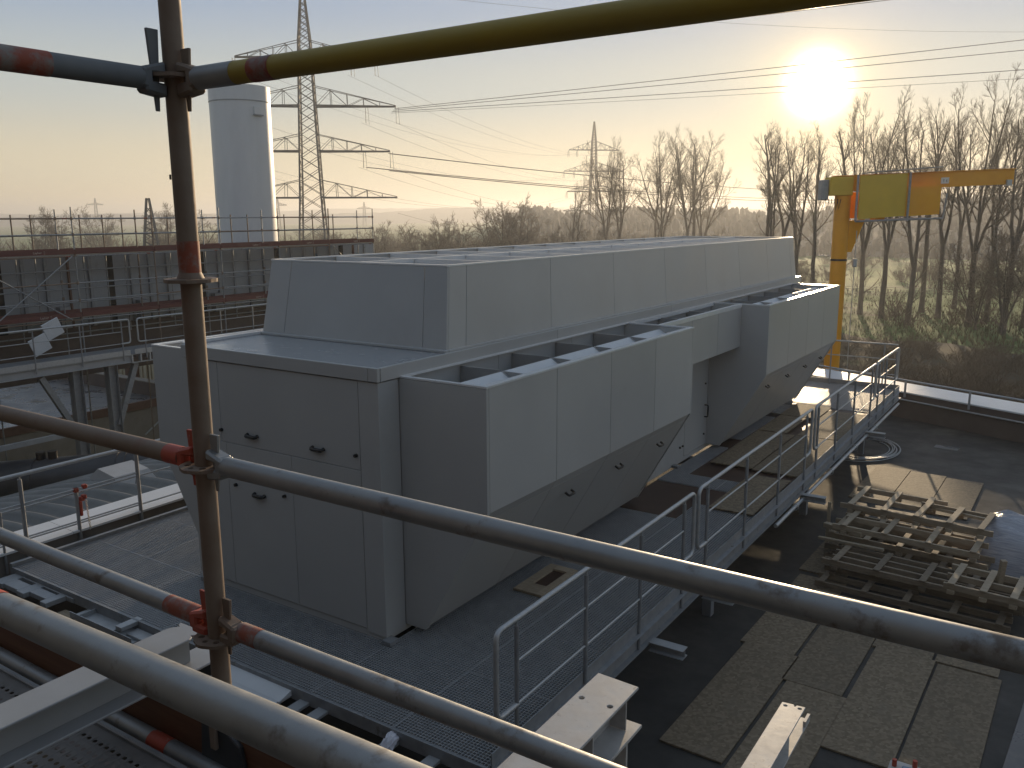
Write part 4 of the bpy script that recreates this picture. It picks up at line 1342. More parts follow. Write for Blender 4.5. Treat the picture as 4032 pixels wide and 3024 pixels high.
# ------------------------------------------------------------------ white stack on the left
cx, cy = -34.65, 28.6
wsx = thing('white_stack', 'tall smooth white cylindrical stack with a banded top', 'chimney', (cx, cy, GZ))
MB().tube([(cx, cy, GZ), (cx, cy, 5.38)], 1.42, 48).build('shaft', M['stack'], wsx)
MB().tube([(cx, cy, 5.40), (cx, cy, 6.08)], 1.432, 48).build('top_band', M['stack'], wsx)
MB().tube([(cx, cy, 5.36), (cx, cy, 5.40)], 1.445, 48).build('band_seam', M['galv_dark'], wsx)
for z in (3.4, 1.0, -1.4):
    MB().tube([(cx, cy, z), (cx, cy, z + .015)], 1.425, 48).build('sheet_seam', M['stack'], wsx)
MB().box(cx + 1.25, cx + 1.47, cy - .38, cy + .02, 4.75, 5.1).build('hatch', M['stack'], wsx, bevel=.01)
MB().bar((cx + 1.48, cy - .45, 4.72), (cx + 1.48, cy + .12, 4.72), .06, .06).build('hatch_rail', M['galv_dark'], wsx)

# ------------------------------------------------------------------ steel walkway on columns, left
wkx = -25.0
wk = thing('steel_walkway', 'grey steel walkway on braced columns in front of the scaffolded wall', 'walkway', (wkx, 14, GZ))
ibeam('edge_beam', (wkx - .06, -6, -4.30), (wkx - .06, 15.75, -4.30), .13, .24, .014, .01, M['beam_steel'], wk)
MB().box(wkx - .008, wkx + .004, -6, 15.7, -4.29, -4.13).build('toe_plate', M['galv'], wk)
MB().box(wkx - .008, wkx + .004, 15.85, 26, -4.29, -4.13).build('toe_plate', M['galv'], wk)
MB().box(wkx - 1.6, wkx - .02, -6, 26, -4.30, -4.27).build('walk_surface', M['galv_dark'], wk)
ibeam('edge_beam', (wkx - .06, 16.7, -4.30), (wkx - .06, 26, -4.30), .13, .24, .014, .01, M['beam_steel'], wk)
for y in (15.72, 16.02, 16.35, 16.66):
    MB().box(wkx - .1, wkx + .01, y, y + .05, -4.56, -4.30).build('joint_plate', M['galv'], wk)
MB().box(wkx - .1, wkx, 15.72, 16.7, -4.57, -4.54).build('joint_plate', M['galv'], wk)
for y in (13.95, 15.1, 2.5, 24.0):
    MB().box(wkx - .22, wkx - .20, y - .15, y + .15, GZ, -4.55).build('column', M['galv_dark'], wk)
    for dy in (-.15, .138):
        MB().box(wkx - .34, wkx - .06, y + dy, y + dy + .014, GZ, -4.55).build('column', M['galv_dark'], wk)
MB().bar((wkx - .2, 12.9, -4.6), (wkx - .2, 13.85, -6.5), .16, .16).build('brace', M['galv_dark'], wk)
MB().bar((wkx - .2, 15.95, -4.6), (wkx - .2, 15.2, -6.5), .16, .16).build('brace', M['galv_dark'], wk)
MB().bar((wkx - .2, 2.6, -6.45), (wkx - .2, 13.9, -6.45), .14, .14).build('brace', M['beam_steel'], wk)
MB().bar((wkx - .2, 2.6, -7.4), (wkx - .2, 13.9, -7.4), .14, .14).build('brace', M['beam_steel'], wk)
MB().bar((wkx - .2, 14.0, -6.45), (wkx - .2, 15.1, -6.9), .1, .1).build('brace', M['galv_dark'], wk)
gw = 'railing sections of the far steel walkway'
for y0, y1, ps, lab in ((5.2, 15.72, [5.6, 7.0, 8.4, 9.8, 11.3, 12.7, 14.1, 15.45], 'grey railing of the far walkway beside the leaning white panels'),
                        (16.0, 22.0, [16.25, 17.7, 19.2, 20.6, 21.8], 'grey railing of the far walkway behind the near standard'),
                        (22.2, 26, [22.4, 24, 25.6], 'grey railing of the far walkway ending behind the ventilation unit')):
    rail_section(wkx + .01, y0, y1, ps, lab, gw, z0=-4.27, r=.026, foot=-4.45)
for i, (y, z, lab) in enumerate(((13.45, -3.98, 'white square panel leaning on its corner behind the far walkway railing'), (13.88, -3.55, 'second white square panel leaning behind the far walkway railing'))):
    o = single(MB().box(-.02, .02, -.27, .27, -.27, .27), 'leaning_panel', M['baffle'], lab, 'panel', 'white panels leaning behind the walkway', .005)
    o.location = (-25.9, y, z)
    o.rotation_euler = (.42, .12, .0)

# ------------------------------------------------------------------ pale panel wall with scaffold, left
wx = -28.25
pw = thing('panel_wall', 'long pale panel wall with vertical ribs behind the far scaffold', 'wall', (wx, 15, GZ))
MB().box(wx - .6, wx - .05, -14, 30.2, -4.9, -1.27).build('wall_core', M['conc_dark'], pw)  # dark core left bare below the panels, standing in for black shade
MB().box(wx - .7, wx + .3, -14, 30.2, -5.25, -4.9).build('base_shade_strip', M['conc_dark'], pw)  # dark strip in place of the shaded void under the wall
for y in (-12, -4, 4, 12, 20, 28):
    MB().box(wx - .5, wx, y - .2, y + .2, GZ, -5.25).build('column', M['conc'], pw)
ribs = np.arange(-13.52, 30.1, .75)
for i, y in enumerate(ribs):
    MB().box(wx - .05, wx, y + .012, y + .738, -3.62, -1.24).build('panel', M['wall_white'], pw)
    dark = i % 5 == 1
    rw = .13 if dark else (.05 if i % 3 else .025)
    MB().box(wx - .04, wx + (.02 if dark else .10), y - rw, y + rw, -3.64, -1.26).build('rib', M['dark_hole'] if dark else (M['brown_beam'] if i % 6 == 3 else M['galv_dark']), pw)
for k, y in enumerate((15.2, 18.1, 21.3, 24.2)):
    MB().box(wx + .02, wx + .3, y, y + .35, -3.6, -2.9).build('junction_box', M['galv_dark'], pw)

fs = thing('scaffold', 'long scaffold with red toe boards standing before the pale panel wall', 'scaffold', (-27.2, 15, GZ))
fy = [1.35, 4.1, 6.9, 9.65, 12.43, 15.23, 18.04, 20.81, 23.61, 26.37, 29.09]
fi, fo = -27.75, -26.8
for i, y in enumerate(fy):
    for x in (fo, fi):
        zt = .34 if x == fo else .27
        MB().tube([(x, y, GZ), (x, y, zt)], .024, 8).build('standard', M['tube'] if i % 3 else M['tube_rust'], fs)
        for z in (-.02, -.52, -1.15, -2.05, -2.6, -3.15):
            MB().tube([(x, y, z - .05), (x, y, z + .05)], .04, 8).build('coupler', M['tube_rust'], fs)
    MB().tube([(fo, y, -1.2), (fi, y, -1.2)], .024, 8).build('transom', M['tube'], fs)
    MB().tube([(fo, y, -3.22), (fi, y, -3.22)], .024, 8).build('transom', M['tube'], fs)
for i in range(len(fy) - 1):
    a, b = fy[i], fy[i + 1]
    for z in (-.02, -.52, -1.2, -2.05, -2.6, -3.22):
        lo = MB().tube([(fo, a, z), (fo, b, z)], .024, 8).build('ledger', M['tube_rust'] if (i + int(-z * 10)) % 4 == 0 else M['tube'], fs)
        if (i * 3 + int(-z * 10)) % 3 == 0:
            MB().tube([(fo, b - .30, z), (fo, b - .16, z)], .0255, 8).build('paint_band', M['red_dull'], lo)
    for z in (-.02, -.55, -1.2, -1.7, -2.3, -2.75, -3.22, -3.75):
        MB().tube([(fi, a, z), (fi, b, z)], .024, 8).build('ledger', M['tube'], fs)
    for z, lab in ((-1.13, None), (-3.13, None)):
        MB().box(fi + .06, fo - .06, a + .02, b - .02, z - .04, z).build('deck', M['galv'], fs)
        t_ = MB().box(fo + .03, fo + .06, a + .01, b - .01, z + .0, z + .15).build('toe_board', M['toe_red'] if i >= 3 else M['timber_dark'], fs)
        MB().box(fi - .06, fi - .03, a + .01, b - .01, z, z + .15).build('toe_board', M['toe_red'], fs)
        if i in (4, 6, 7, 8, 9):
            lettering('Layher \u25af', .10, (fo + .063, (a + b) / 2 + .25, z + .075), (0, 1, 0), (0, 0, 1), M['text'], t_, .001)
MB().tube([(fo + .05, 12.5, -3.15), (fo + .05, 15.1, -1.2)], .022, 8).build('diagonal', M['tube'], fs)
MB().tube([(fo + .05, 11.9, -1.2), (fo + .05, 14.9, -3.2)], .022, 8).build('diagonal', M['tube'], fs)
MB().tube([(fo + .05, 26.5, -1.2), (fo + .05, 28.9, -3.2)], .022, 8).build('diagonal', M['tube'], fs)
for y in (13.9, 14.5, 16.1, 16.9, 17.6, 19.4, 22.2, 23.0, 24.9, 27.7):
    MB().tube([(fi - .12, y, -3.9), (fi - .12, y, -1.2)], .024, 8).build('standard', M['tube'], fs)
    MB().tube([(fi - .12, y, -1.2), (fi - .12, y, .10)], .024, 8).build('standard', M['tube_rust'], fs)

# ------------------------------------------------------------------ pylons and conductors
def lattice_leg(b, p, q, r):
    b.bar(p, q, r, r)


def pylon(name, base, arm_dir, levels, apex, body, label, group, parts=True, mw=1.0):
    """levels: (beam z, chord z, half length); body: [(z, half width)] from ground up"""
    B = Vector(base)
    t = thing(name, label, 'pylon', B, group)
    u = Vector(arm_dir).normalized()
    v = Vector((-u.y, u.x, 0))

    def hw(z):
        for (z0, w0), (z1, w1) in zip(body, body[1:]):
            if z <= z1:
                return w0 + (w1 - w0) * (z - z0) / (z1 - z0)
        return body[-1][1]

    def P(s, o, z):
        return Vector((B.x, B.y, 0)) + u * s + v * o + Vector((0, 0, z))

    legs = MB()
    zz = [z for z, _ in body]
    for sx in (-1, 1):
        for sy in (-1, 1):
            for z0, z1 in zip(zz, zz[1:]):
                legs.bar(P(sx * hw(z0), sy * hw(z0), z0), P(sx * hw(z1), sy * hw(z1), z1), .25 * mw, .25 * mw)
    legs.build('legs', M['lattice'], t, fix=False)
    br = MB()
    z = zz[0]
    while z < apex - 1.2:
        h = max(.9, hw(z) * 1.25)
        z1 = min(apex, z + h)
        for sx, sy, tx, ty in ((-1, -1, 1, -1), (1, -1, 1, 1), (1, 1, -1, 1), (-1, 1, -1, -1)):
            br.bar(P(sx * hw(z), sy * hw(z), z), P(tx * hw(z1), ty * hw(z1), z1), .10 * mw, .10 * mw)
            br.bar(P(tx * hw(z), ty * hw(z), z), P(sx * hw(z1), sy * hw(z1), z1), .10 * mw, .10 * mw)
        z = z1
    br.build('bracing', M['lattice'], t, fix=False)
    for zb, zc, L in levels:
        for s in (-1, 1):
            a = MB()
            w0 = hw(zb)
            tip = P(s * L, 0, zb)
            for o in (-1, 1):
                a.bar(P(s * w0, o * w0, zb), tip + v * (o * .15), .22 * mw, .28 * mw)
                a.bar(P(s * hw(zc), o * hw(zc), zc), tip + v * (o * .1) + Vector((0, 0, .15)), .11 * mw, .11 * mw)
                k = 5
                for i in range(1, k):
                    f = i / k
                    lo = P(s * w0, o * w0, zb).lerp(tip, f)
                    hi = P(s * hw(zc), o * hw(zc), zc).lerp(tip, f)
                    f2 = (i - 1) / k
                    lo2 = P(s * w0, o * w0, zb).lerp(tip, f2)
                    a.bar(lo, hi, .075 * mw, .075 * mw)
                    a.bar(lo2 if i % 2 else P(s * hw(zc), o * hw(zc), zc).lerp(tip, f2), hi if i % 2 else lo, .075 * mw, .075 * mw)
            a.build('crossarm', M['lattice'], t, fix=False)
            if parts:
                for f in ((1.0, .62) if zb > 5 else ()):
                    q = P(s * (w0 + (L - w0) * f), 0, zb - .1)
                    i_ = MB()
                    for dv in (-.25, .25):
                        i_.tube([q + v * dv, q + v * dv * 1.4 + Vector((0, 0, -2.4))], .035 * mw, 5)
                        i_.tube([q + v * dv + u * (.9 * s) * .4, q + u * (.5 * s) + Vector((0, 0, -2.6))], .035 * mw, 5)
                    i_.build('insulator', M['lattice'], t, fix=False)
    return t


P1 = Vector((-101.4, 96.5, GZ))
A1 = Vector((.78, .63, 0))
LV1 = [(23.6, 26.0, 10.4), (16.6, 19.5, 13.4), (9.9, 12.4, 12.3), (2.9, 5.6, 13.2)]
pylon('power_pylon', P1, A1, LV1, 34.5, [(GZ, 2.4), (2.9, 1.62), (12.4, 1.3), (26, .85), (34.5, .12)], 'tall dark lattice pylon with four crossarm levels beside the white stack', 'lattice power pylons', mw=.82)
P2 = Vector((-157.5, 293.4, GZ))
A2 = Vector((.72, .69, 0))
LV2 = [(24.0, 27.2, 9.6), (16.3, 19.6, 11.4), (8.8, 11.6, 10.2), (1.7, 4.2, 11.6)]
pylon('power_pylon', P2, A2, LV2, 34.3, [(GZ, 2.1), (1.7, 1.45), (11, 1.2), (27, .75), (34.3, .1)], 'hazy lattice pylon standing among the bare trees in the middle distance', 'lattice power pylons', mw=1.1)
small = [(-674.8, 595.5, 31.5, 'tiny hazy pylon on the horizon just right of the white stack'), (-752.4, 802.4, 29.7, 'tiny pale pylon on the horizon between the two large pylons'),
         (-670.7, 1113.6, 30.0, 'tiny pylon with a wide arm left of the mid distance pylon'), (-1029.1, 617.3, 35.9, 'tiny pylon over the hills above the long scaffold'),
         (-496.0, 1309.2, 27.8, 'faint far pylon behind the forest edge')]
for x, y, h, lab in small:
    d = Vector((-y, x, 0)).normalized()
    top = GZ + h
    pylon('power_pylon', (x, y, GZ), d, [(top - 8, top - 5.5, 9 if 'wide' not in lab else 12)], top, [(GZ, 2.2), (top - 8, 1.1), (top, .2)], lab, 'lattice power pylons', parts=False, mw=3.2)
pylon('lattice_mast', (-108.0, 72.4, GZ), (.6, .8, 0), [], 2.6, [(GZ, 1.9), (2.6, .15)], 'slim rusty lattice mast rising behind the long scaffold', 'lattice masts', parts=False, mw=.9)


def wire(p, q, sag, label, r=.022, twin=.0):
    p, q = Vector(p), Vector(q)
    sd = (q - p).cross(Vector((0, 0, 1))).normalized() * twin / 2
    b = MB()
    for s in ((-1, 1) if twin else (0,)):
        pts = []
        for i in range(25):
            t = i / 24
            c = p.lerp(q, t) + sd * s
            c.z -= sag * 4 * t * (1 - t)
            pts.append(c)
        b.tube(pts, r, 4, caps=False)
    me = b.mesh('power_line', M['wire'], p, fix=False)
    o = bpy.data.objects.new('power_line', me)
    o.location = p
    COL.objects.link(o)
    tag(o, label, 'power line', 'overhead conductors')


def beyond(p, q, k):
    return Vector(p) + (Vector(q) - Vector(p)) * k


def arm_pt(B, A, z, s):
    return Vector((B.x, B.y, z)) + A.normalized() * s


lv = ['second', 'third', 'lowest']
lv = ['top', 'second', 'third', 'lowest']
for k, (l1, l2) in enumerate(zip(LV1, LV2)):
    for s, nm in ((1, 'outer tip of the right arm'), (.6, 'middle of the right arm'), (-.6, 'middle of the left arm'), (-1, 'outer tip of the left arm')):
        z1 = l1[0] - 2.4
        z2 = l2[0] - 1.6
        if k == 3 and s != 1:
            continue
        wire(arm_pt(P1, A1, z1, l1[2] * s), arm_pt(P2, A2, z2, l2[2] * s), 4.2 + k * .6, 'sagging conductor between the large pylons, %s, %s level' % (nm, lv[k]), .02)
for i, (x, y, z) in enumerate(((-2.1, 130.0, 21.9), (-2.0, 130.0, 20.6), (-1.7, 130.0, 18.1), (-1.6, 130.0, 17.0))):
    wire(arm_pt(P1, A1, 16.3 - .22 * i, 13.2 - .2 * i), beyond(arm_pt(P1, A1, 16.3 - .22 * i, 13.2 - .2 * i), (x, y, z), 2.2), .5, ('twin conductor crossing the sun, uppermost of four', 'twin conductor crossing the sun, second of four', 'twin conductor crossing the sun, third of four', 'single conductor crossing the sun, lowest of four')[i], .022, .24 if i < 3 else 0)
wire(arm_pt(P1, A1, 23.4, 10.0), beyond(arm_pt(P1, A1, 23.4, 10.0), (-16.2, 129.0, 28.4), 2.4), .6, 'high conductor leaving the top crossarm over the yellow tube', .022, .2)
for i, (x, y, z) in enumerate(((-.6, 420.0, 12.2), (-.4, 420.0, 10.6), (-.3, 420.0, 9.6))):
    wire(arm_pt(P1, A1, 9.6 - 1.6 * (i > 0) - .5 * i, 12.1 - (3.5 if i == 1 else 0)), (x, y, z), 5.5, ('long low conductor passing behind the trees, upper one of three', 'long low conductor passing behind the trees, centre one of three', 'long low conductor passing behind the trees, lower one of three')[i], .045, .4)
wire((-12.0, 200.0, 34.0), (P1.x, P1.y, 34.4), 2.0, 'thin earth wire at the pylon peak', .02)

# ------------------------------------------------------------------ bare trees
class TB:
    """fast builder of tapering branch prisms"""
    def __init__(self):
        self.V, self.F, self.n = [], [], 0

    def chain(self, pts, rads, k):
        pts = np.asarray(pts)
        m_ = len(pts)
        d = np.gradient(pts, axis=0)
        d /= np.linalg.norm(d, axis=1)[:, None] + 1e-9
        ref = np.array([.31, .87, .2])
        u = np.cross(d, ref)
        u /= np.linalg.norm(u, axis=1)[:, None] + 1e-9
        w = np.cross(d, u)
        a = np.arange(k) * 2 * PI / k
        ring = pts[:, None, :] + (u[:, None, :] * np.cos(a)[None, :, None] + w[:, None, :] * np.sin(a)[None, :, None]) * np.asarray(rads)[:, None, None]
        self.V.append(ring.reshape(-1, 3))
        for i in range(m_ - 1):
            for j in range(k):
                b = self.n + i * k
                self.F.append((b + j, b + (j + 1) % k, b + k + (j + 1) % k, b + k + j))
        self.n += m_ * k

    def mesh(self, name, material):
        me = bpy.data.meshes.new(name)
        V = np.concatenate(self.V)
        me.from_pydata(V.tolist(), [], self.F)
        me.materials.append(material)
        me.polygons.foreach_set('use_smooth', [True] * len(me.polygons))
        return me


def grow(seed, H, r0, fork, leaders, spread, dens, up, wood, twig, lev_len=(.30, .40, .42), twig_r=.016):
    r = np.random.RandomState(seed)

    def path(p, d, L, n, wob, upw):
        pts = [np.array(p, float)]
        d = np.array(d, float)
        for i in range(n):
            d = d + r.normal(0, wob, 3) + np.array([0, 0, upw])
            d /= np.linalg.norm(d)
            pts.append(pts[-1] + d * L / n)
        return pts

    def side(d, ang):
        d = d / np.linalg.norm(d)
        a = r.normal(0, 1, 3)
        s = a - d * a.dot(d)
        s /= np.linalg.norm(s)
        return d * math.cos(ang) + s * math.sin(ang)

    def twigs(pts, L, lev):
        # short fine shoots along a branch
        n = max(2, int(L * (2.6 if lev == 2 else 3.6) * dens))
        for q in range(n):
            t = r.uniform(.15, 1.0) * (len(pts) - 1)
            i = min(int(t), len(pts) - 2)
            p = pts[i] + (pts[i + 1] - pts[i]) * (t - i)
            d = side(pts[i + 1] - pts[i], r.uniform(.35, .75))
            l = r.uniform(.5, 1.15) * (.45 + .1 * L)
            tp = path(p, d, l, 2, .12, up * .6)
            twig.chain(tp, [twig_r, twig_r * .8, twig_r * .45], 3)
            if lev > 1 and r.rand() < .6:
                d2 = side(tp[1] - tp[0], .5)
                tp2 = path(tp[1], d2, l * .6, 1, .1, up)
                twig.chain(tp2, [twig_r * .8, twig_r * .4], 3)

    def branch(p, d, L, rad, lev):
        n = {0: 9, 1: 7, 2: 5, 3: 4}[lev]
        pts = path(p, d, L, n, {0: .05, 1: .09, 2: .12, 3: .15}[lev], up * (.10 if lev else .04))
        end = {0: .22, 1: .25, 2: .3, 3: .4}[lev]
        rads = [max(twig_r, rad * (1 - (1 - end) * i / n)) for i in range(n + 1)]
        (wood if lev <= 1 else twig).chain(pts, rads, {0: 7, 1: 5, 2: 4, 3: 3}[lev])
        if lev == 3:
            twigs(pts, L, 3)
            return
        if lev == 2:
            twigs(pts, L, 2)
        nch = int({0: 13, 1: 9, 2: 5}[lev] * (.75 + .5 * r.rand()) * (1 if lev else dens ** .5))
        for c in range(nch):
            t = (.16 + .84 * (c + r.rand()) / nch)
            x = t * n
            i = min(int(x), n - 1)
            q = pts[i] + (pts[i + 1] - pts[i]) * (x - i)
            cl = L * lev_len[lev] * (1.2 - .75 * t) * r.uniform(.7, 1.3)
            if cl < .35:
                continue
            branch(q, side(pts[i + 1] - pts[i], r.uniform(.42, .85) * spread), cl, rads[i] * r.uniform(.4, .58), lev + 1)

    trunk = path((0, 0, -.3), (0, 0, 1), H * fork, 6, .025, .03)
    wood.chain(trunk, [r0 * (1.25 if i == 0 else 1 - .25 * i / 6) for i in range(7)], 9)
    top = trunk[-1]
    d0 = trunk[-1] - trunk[-2]
    for k in range(leaders):
        a = 2 * PI * k / leaders + r.uniform(-.5, .5)
        lean = (r.uniform(.10, .32) if leaders > 1 else .03) * spread
        d = np.array([math.sin(lean) * math.cos(a), math.sin(lean) * math.sin(a), math.cos(lean)])
        branch(top - d0 * r.uniform(.0, .8), d, H * (1 - fork) * r.uniform(.86, 1.0), r0 * (.75 if leaders > 1 else .8) * (1.15 / leaders ** .35), 0)
    # a few low side limbs on the bare bole
    for k in range(3):
        i = r.randint(2, 5)
        a = r.uniform(0, 2 * PI)
        branch(trunk[i], np.array([math.cos(a) * .7, math.sin(a) * .7, .7]), H * .12 * r.uniform(.6, 1.3), r0 * .22, 2)


variants = []
for sd, fork, lead, spread, dens in ((1, .36, 3, .95, .72), (2, .30, 2, 1.05, .75), (3, .42, 2, 1.05, .8), (4, .32, 4, .95, .65), (5, .48, 1, 1.15, .85), (6, .36, 3, 1.05, .7)):
    w_, t_ = TB(), TB()
    grow(sd, 24.0, .36, fork, lead, spread, dens, .75, w_, t_, lev_len=(.36, .44, .46), twig_r=.010)
    variants.append((w_.mesh('trunk', M['bark']), t_.mesh('crown', M['twig'])))
bushy = []
for sd, fork, lead, spread, dens in ((21, .10, 5, 1.35, 1.0), (22, .14, 4, 1.3, 1.1), (23, .07, 6, 1.5, .9)):
    w_, t_ = TB(), TB()
    grow(sd, 12.0, .20, fork, lead, spread, dens, .45, w_, t_, twig_r=.017)
    bushy.append((w_.mesh('trunk', M['bark']), t_.mesh('crown', M['twig'])))


def tree(x, y, h, var, href, label, cat, group, rot, wide=1.0, z=GZ):
    t = thing('bare_tree', label, cat, (x, y, z), group)
    s = h / href
    t.scale = (s * wide, s * wide, s)
    t.rotation_euler = (0, 0, rot)
    for nm, me in (('trunk', var[0]), ('crown', var[1])):
        o = bpy.data.objects.new(nm, me)
        COL.objects.link(o)
        o.parent = t
    return t


rt = random.Random(12)
gt = 'row of tall bare poplars on the meadow edge'
RT = [(-35.0, 112.7, 24.1, 'tall thin bare poplar opening the row below the sun, first from the gap'), (-33.5, 111.1, 23.0, 'bare poplar second from the gap under the sun'),
      (-34.0, 117.2, 24.0, 'slim bare poplar half hidden behind the second one below the sun'), (-29.6, 108.0, 22.4, 'bare poplar directly under the sun glare'),
      (-26.4, 104.7, 22.4, 'forked bare poplar just beside the crane mast'), (-24.2, 107.3, 23.5, 'single stemmed bare poplar rising above the crane slew head'),
      (-22.1, 109.8, 24.8, 'broad bare poplar above the olive crane cover'), (-19.2, 107.3, 23.2, 'bare poplar standing behind the orange crane cover'),
      (-15.6, 102.8, 23.7, 'bare poplar with bent side limb below the crane arm'), (-16.3, 116.9, 23.8, 'bare poplar in the second line above the load sign of the crane'),
      (-13.7, 111.2, 24.9, 'thin trunked bare poplar below the middle of the crane arm'), (-13.4, 123.3, 24.6, 'further bare poplar showing above the crane arm'),
      (-9.9, 105.5, 25.2, 'tallest bare poplar with thick multiple stems near the crane arm end'), (-8.7, 111.7, 23.4, 'bare poplar behind the end of the crane arm'),
      (-6.4, 101.8, 24.3, 'bare poplar just past the crane arm end'), (-4.8, 107.9, 24.7, 'bare poplar at the edge of the view past the crane'),
      (-3.3, 115.0, 24.2, 'last bare poplar of the row at the edge of the view')]
order = [4, 1, 2, 0, 1, 4, 3, 5, 1, 4, 0, 2, 3, 5, 0, 2, 1]
for (x, y, h, lab), v in zip(RT, order):
    tree(x, y, h, variants[v], 24.0, lab, 'tree', gt, rt.uniform(0, 6.28), rt.uniform(.78, .95))
gm = 'group of bare trees in the middle distance'
MT = [(-73.7, 130.7, 18.6, 'bare tree with spreading crown in front of the mid distance pylon'), (-78.2, 150.9, 25.0, 'bare poplar close beside the mid distance pylon'),
      (-76.7, 153.9, 24.2, 'second bare poplar beside the mid distance pylon'), (-67.7, 150.5, 24.3, 'slender bare poplar opening the middle group'),
      (-68.5, 155.6, 25.8, 'bare poplar behind the slender one of the middle group'), (-60.4, 148.2, 27.2, 'tall double stemmed bare poplar in the middle group'),
      (-61.0, 154.4, 27.6, 'tallest bare poplar of the middle group'), (-59.2, 153.0, 22.4, 'lower bare tree leaning out of the middle group')]
for i, (x, y, h, lab) in enumerate(MT):
    tree(x, y, h, variants[(i * 2 + 1) % 6], 24.0, lab, 'tree', gm, rt.uniform(0, 6.28), rt.uniform(.9, 1.1))
gl_ = 'bushy bare trees beyond the roofs'
LT = [(-185.4, 98.7, 14.3, 'hazy bare tree on the skyline above the first scaffold bay'), (-188.5, 103.4, 13.8, 'second hazy bare tree on the skyline above the first scaffold bay'),
      (-196.8, 119.0, 14.9, 'hazy tree by the paired scaffold standards'), (-164.9, 113.1, 15.0, 'wide bare tree on the skyline left of the lattice mast'),
      (-153.0, 112.6, 14.6, 'dark bare tree on the skyline beside the near standard'), (-113.8, 112.5, 10.6, 'small bare tree right behind the big pylon foot'),
      (-114.7, 125.5, 11.2, 'bare tree beyond the end of the long scaffold'), (-86.4, 110.1, 12.2, 'round bushy bare tree above the near hood corner'),
      (-80.6, 108.3, 11.0, 'low bushy tree filling the gap above the hood'), (-84.9, 123.6, 14.7, 'large bushy bare tree before the distant valley'),
      (-82.7, 125.1, 15.2, 'second stem group of the large bushy bare tree'), (-80.2, 124.4, 14.1, 'bushy bare tree thinning towards the mid distance pylon'),
      (-72.4, 119.8, 10.4, 'dark bush left of the mid distance pylon foot'), (-72.4, 125.6, 10.3, 'dark bush below the mid distance pylon'),
      (-65.4, 135.0, 9.9, 'low bush between the two poplar groups'), (-73.5, 136.5, 10.8, 'low bush at the foot of the pylon poplars'),
      (-92.5, 118.0, 11.8, 'bushy tree left of the round bushy tree above the hood'), (-99.0, 121.0, 11.0, 'low bare tree above the far corner of the pale wall'),
      (-52.0, 138.0, 10.0, 'bush under the tall middle poplars'), (-45.0, 128.0, 9.4, 'bush in the open gap between middle group and poplar row'),
      (-9.0, 103.0, 9.5, 'dark ivy grown bush under the crane arm end'), (-6.2, 100.5, 11.5, 'dark tall bush beyond the crane arm end'), (-3.2, 101.0, 12.0, 'dark bush at the edge of the view below the last poplar'),
      (-30.5, 110.0, 7.5, 'brown bush below the sun beside the crane mast'), (-24.8, 101.5, 6.5, 'low brown bush directly behind the crane mast')]
for i, (x, y, h, lab) in enumerate(LT):
    tree(x, y, h, bushy[i % 3], 12.0, lab, 'tree', gl_, rt.uniform(0, 6.28), rt.uniform(1.0, 1.3))

# masses nobody could count: scrub below the poplars, hedges, far woods
def scatter_mass(name, proto, spots, material, seed):
    V = np.concatenate(proto.V)
    F = np.array(proto.F)
    r = np.random.RandomState(seed)
    vs_, fs_, n = [], [], 0
    for x, y, s, zs in spots:
        a = r.uniform(0, 2 * PI)
        c, sn = math.cos(a), math.sin(a)
        q = V * np.array([s, s, s * zs])
        q = np.stack([q[:, 0] * c - q[:, 1] * sn + x, q[:, 0] * sn + q[:, 1] * c + y, q[:, 2] + GZ], 1)
        vs_.append(q)
        fs_.append(F + n)
        n += len(V)
    V2, F2 = np.concatenate(vs_), np.concatenate(fs_)
    me = bpy.data.meshes.new(name)
    me.vertices.add(len(V2))
    me.vertices.foreach_set('co', V2.ravel())
    me.loops.add(F2.size)
    me.polygons.add(len(F2))
    me.loops.foreach_set('vertex_index', F2.ravel().astype(np.int32))
    me.polygons.foreach_set('loop_start', np.arange(0, F2.size, 4, dtype=np.int32))
    me.update(calc_edges=True)
    me.materials.append(material)
    o = bpy.data.objects.new(name, me)
    COL.objects.link(o)
    return kind(o, 'stuff')


shrub = TB()
rs_ = np.random.RandomState(4)
for k in range(24):
    a, ln = rs_.uniform(0, 2 * PI), rs_.uniform(.15, .95)
    d = np.array([math.sin(ln) * math.cos(a), math.sin(ln) * math.sin(a), math.cos(ln)])
    p = np.array([rs_.normal(0, .25), rs_.normal(0, .25), 0])
    L = rs_.uniform(.8, 1.5)
    pts = [p]
    for i in range(3):
        d = d + rs_.normal(0, .16, 3)
        d /= np.linalg.norm(d)
        pts.append(pts[-1] + d * L / 3)
    shrub.chain(pts, [.018, .014, .011, .006], 3)
    for q in range(6):
        i = rs_.randint(1, 3)
        e = d + rs_.normal(0, .6, 3)
        e /= np.linalg.norm(e)
        b0 = pts[i] + (pts[i + 1 if i < 3 else 3] - pts[i]) * rs_.rand()
        shrub.chain([b0, b0 + e * rs_.uniform(.2, .5)], [.009, .004], 3)
rr = random.Random(31)
sp = []
for _ in range(700):      # scrub belt between the roof and the poplars
    d = rr.uniform(36, 86)
    a = rr.uniform(-.36, .02) if rr.random() < .8 else rr.uniform(-.62, -.3)
    if rr.random() < max(0, (d - 84) / 32):
        continue
    sp.append((d * math.sin(a), d * math.cos(a), rr.uniform(.8, 1.5) * (1.1 if d < 66 else .8), rr.uniform(.7, 1.1)))
for _ in range(24):
    d = rr.uniform(100, 118)
    a = rr.uniform(-.62, .02)
    sp.append((d * math.sin(a), d * math.cos(a), rr.uniform(.9, 2.6), rr.uniform(.8, 1.4)))
scatter_mass('undergrowth', shrub, sp, M['twig_brown'], 1)
sp = []
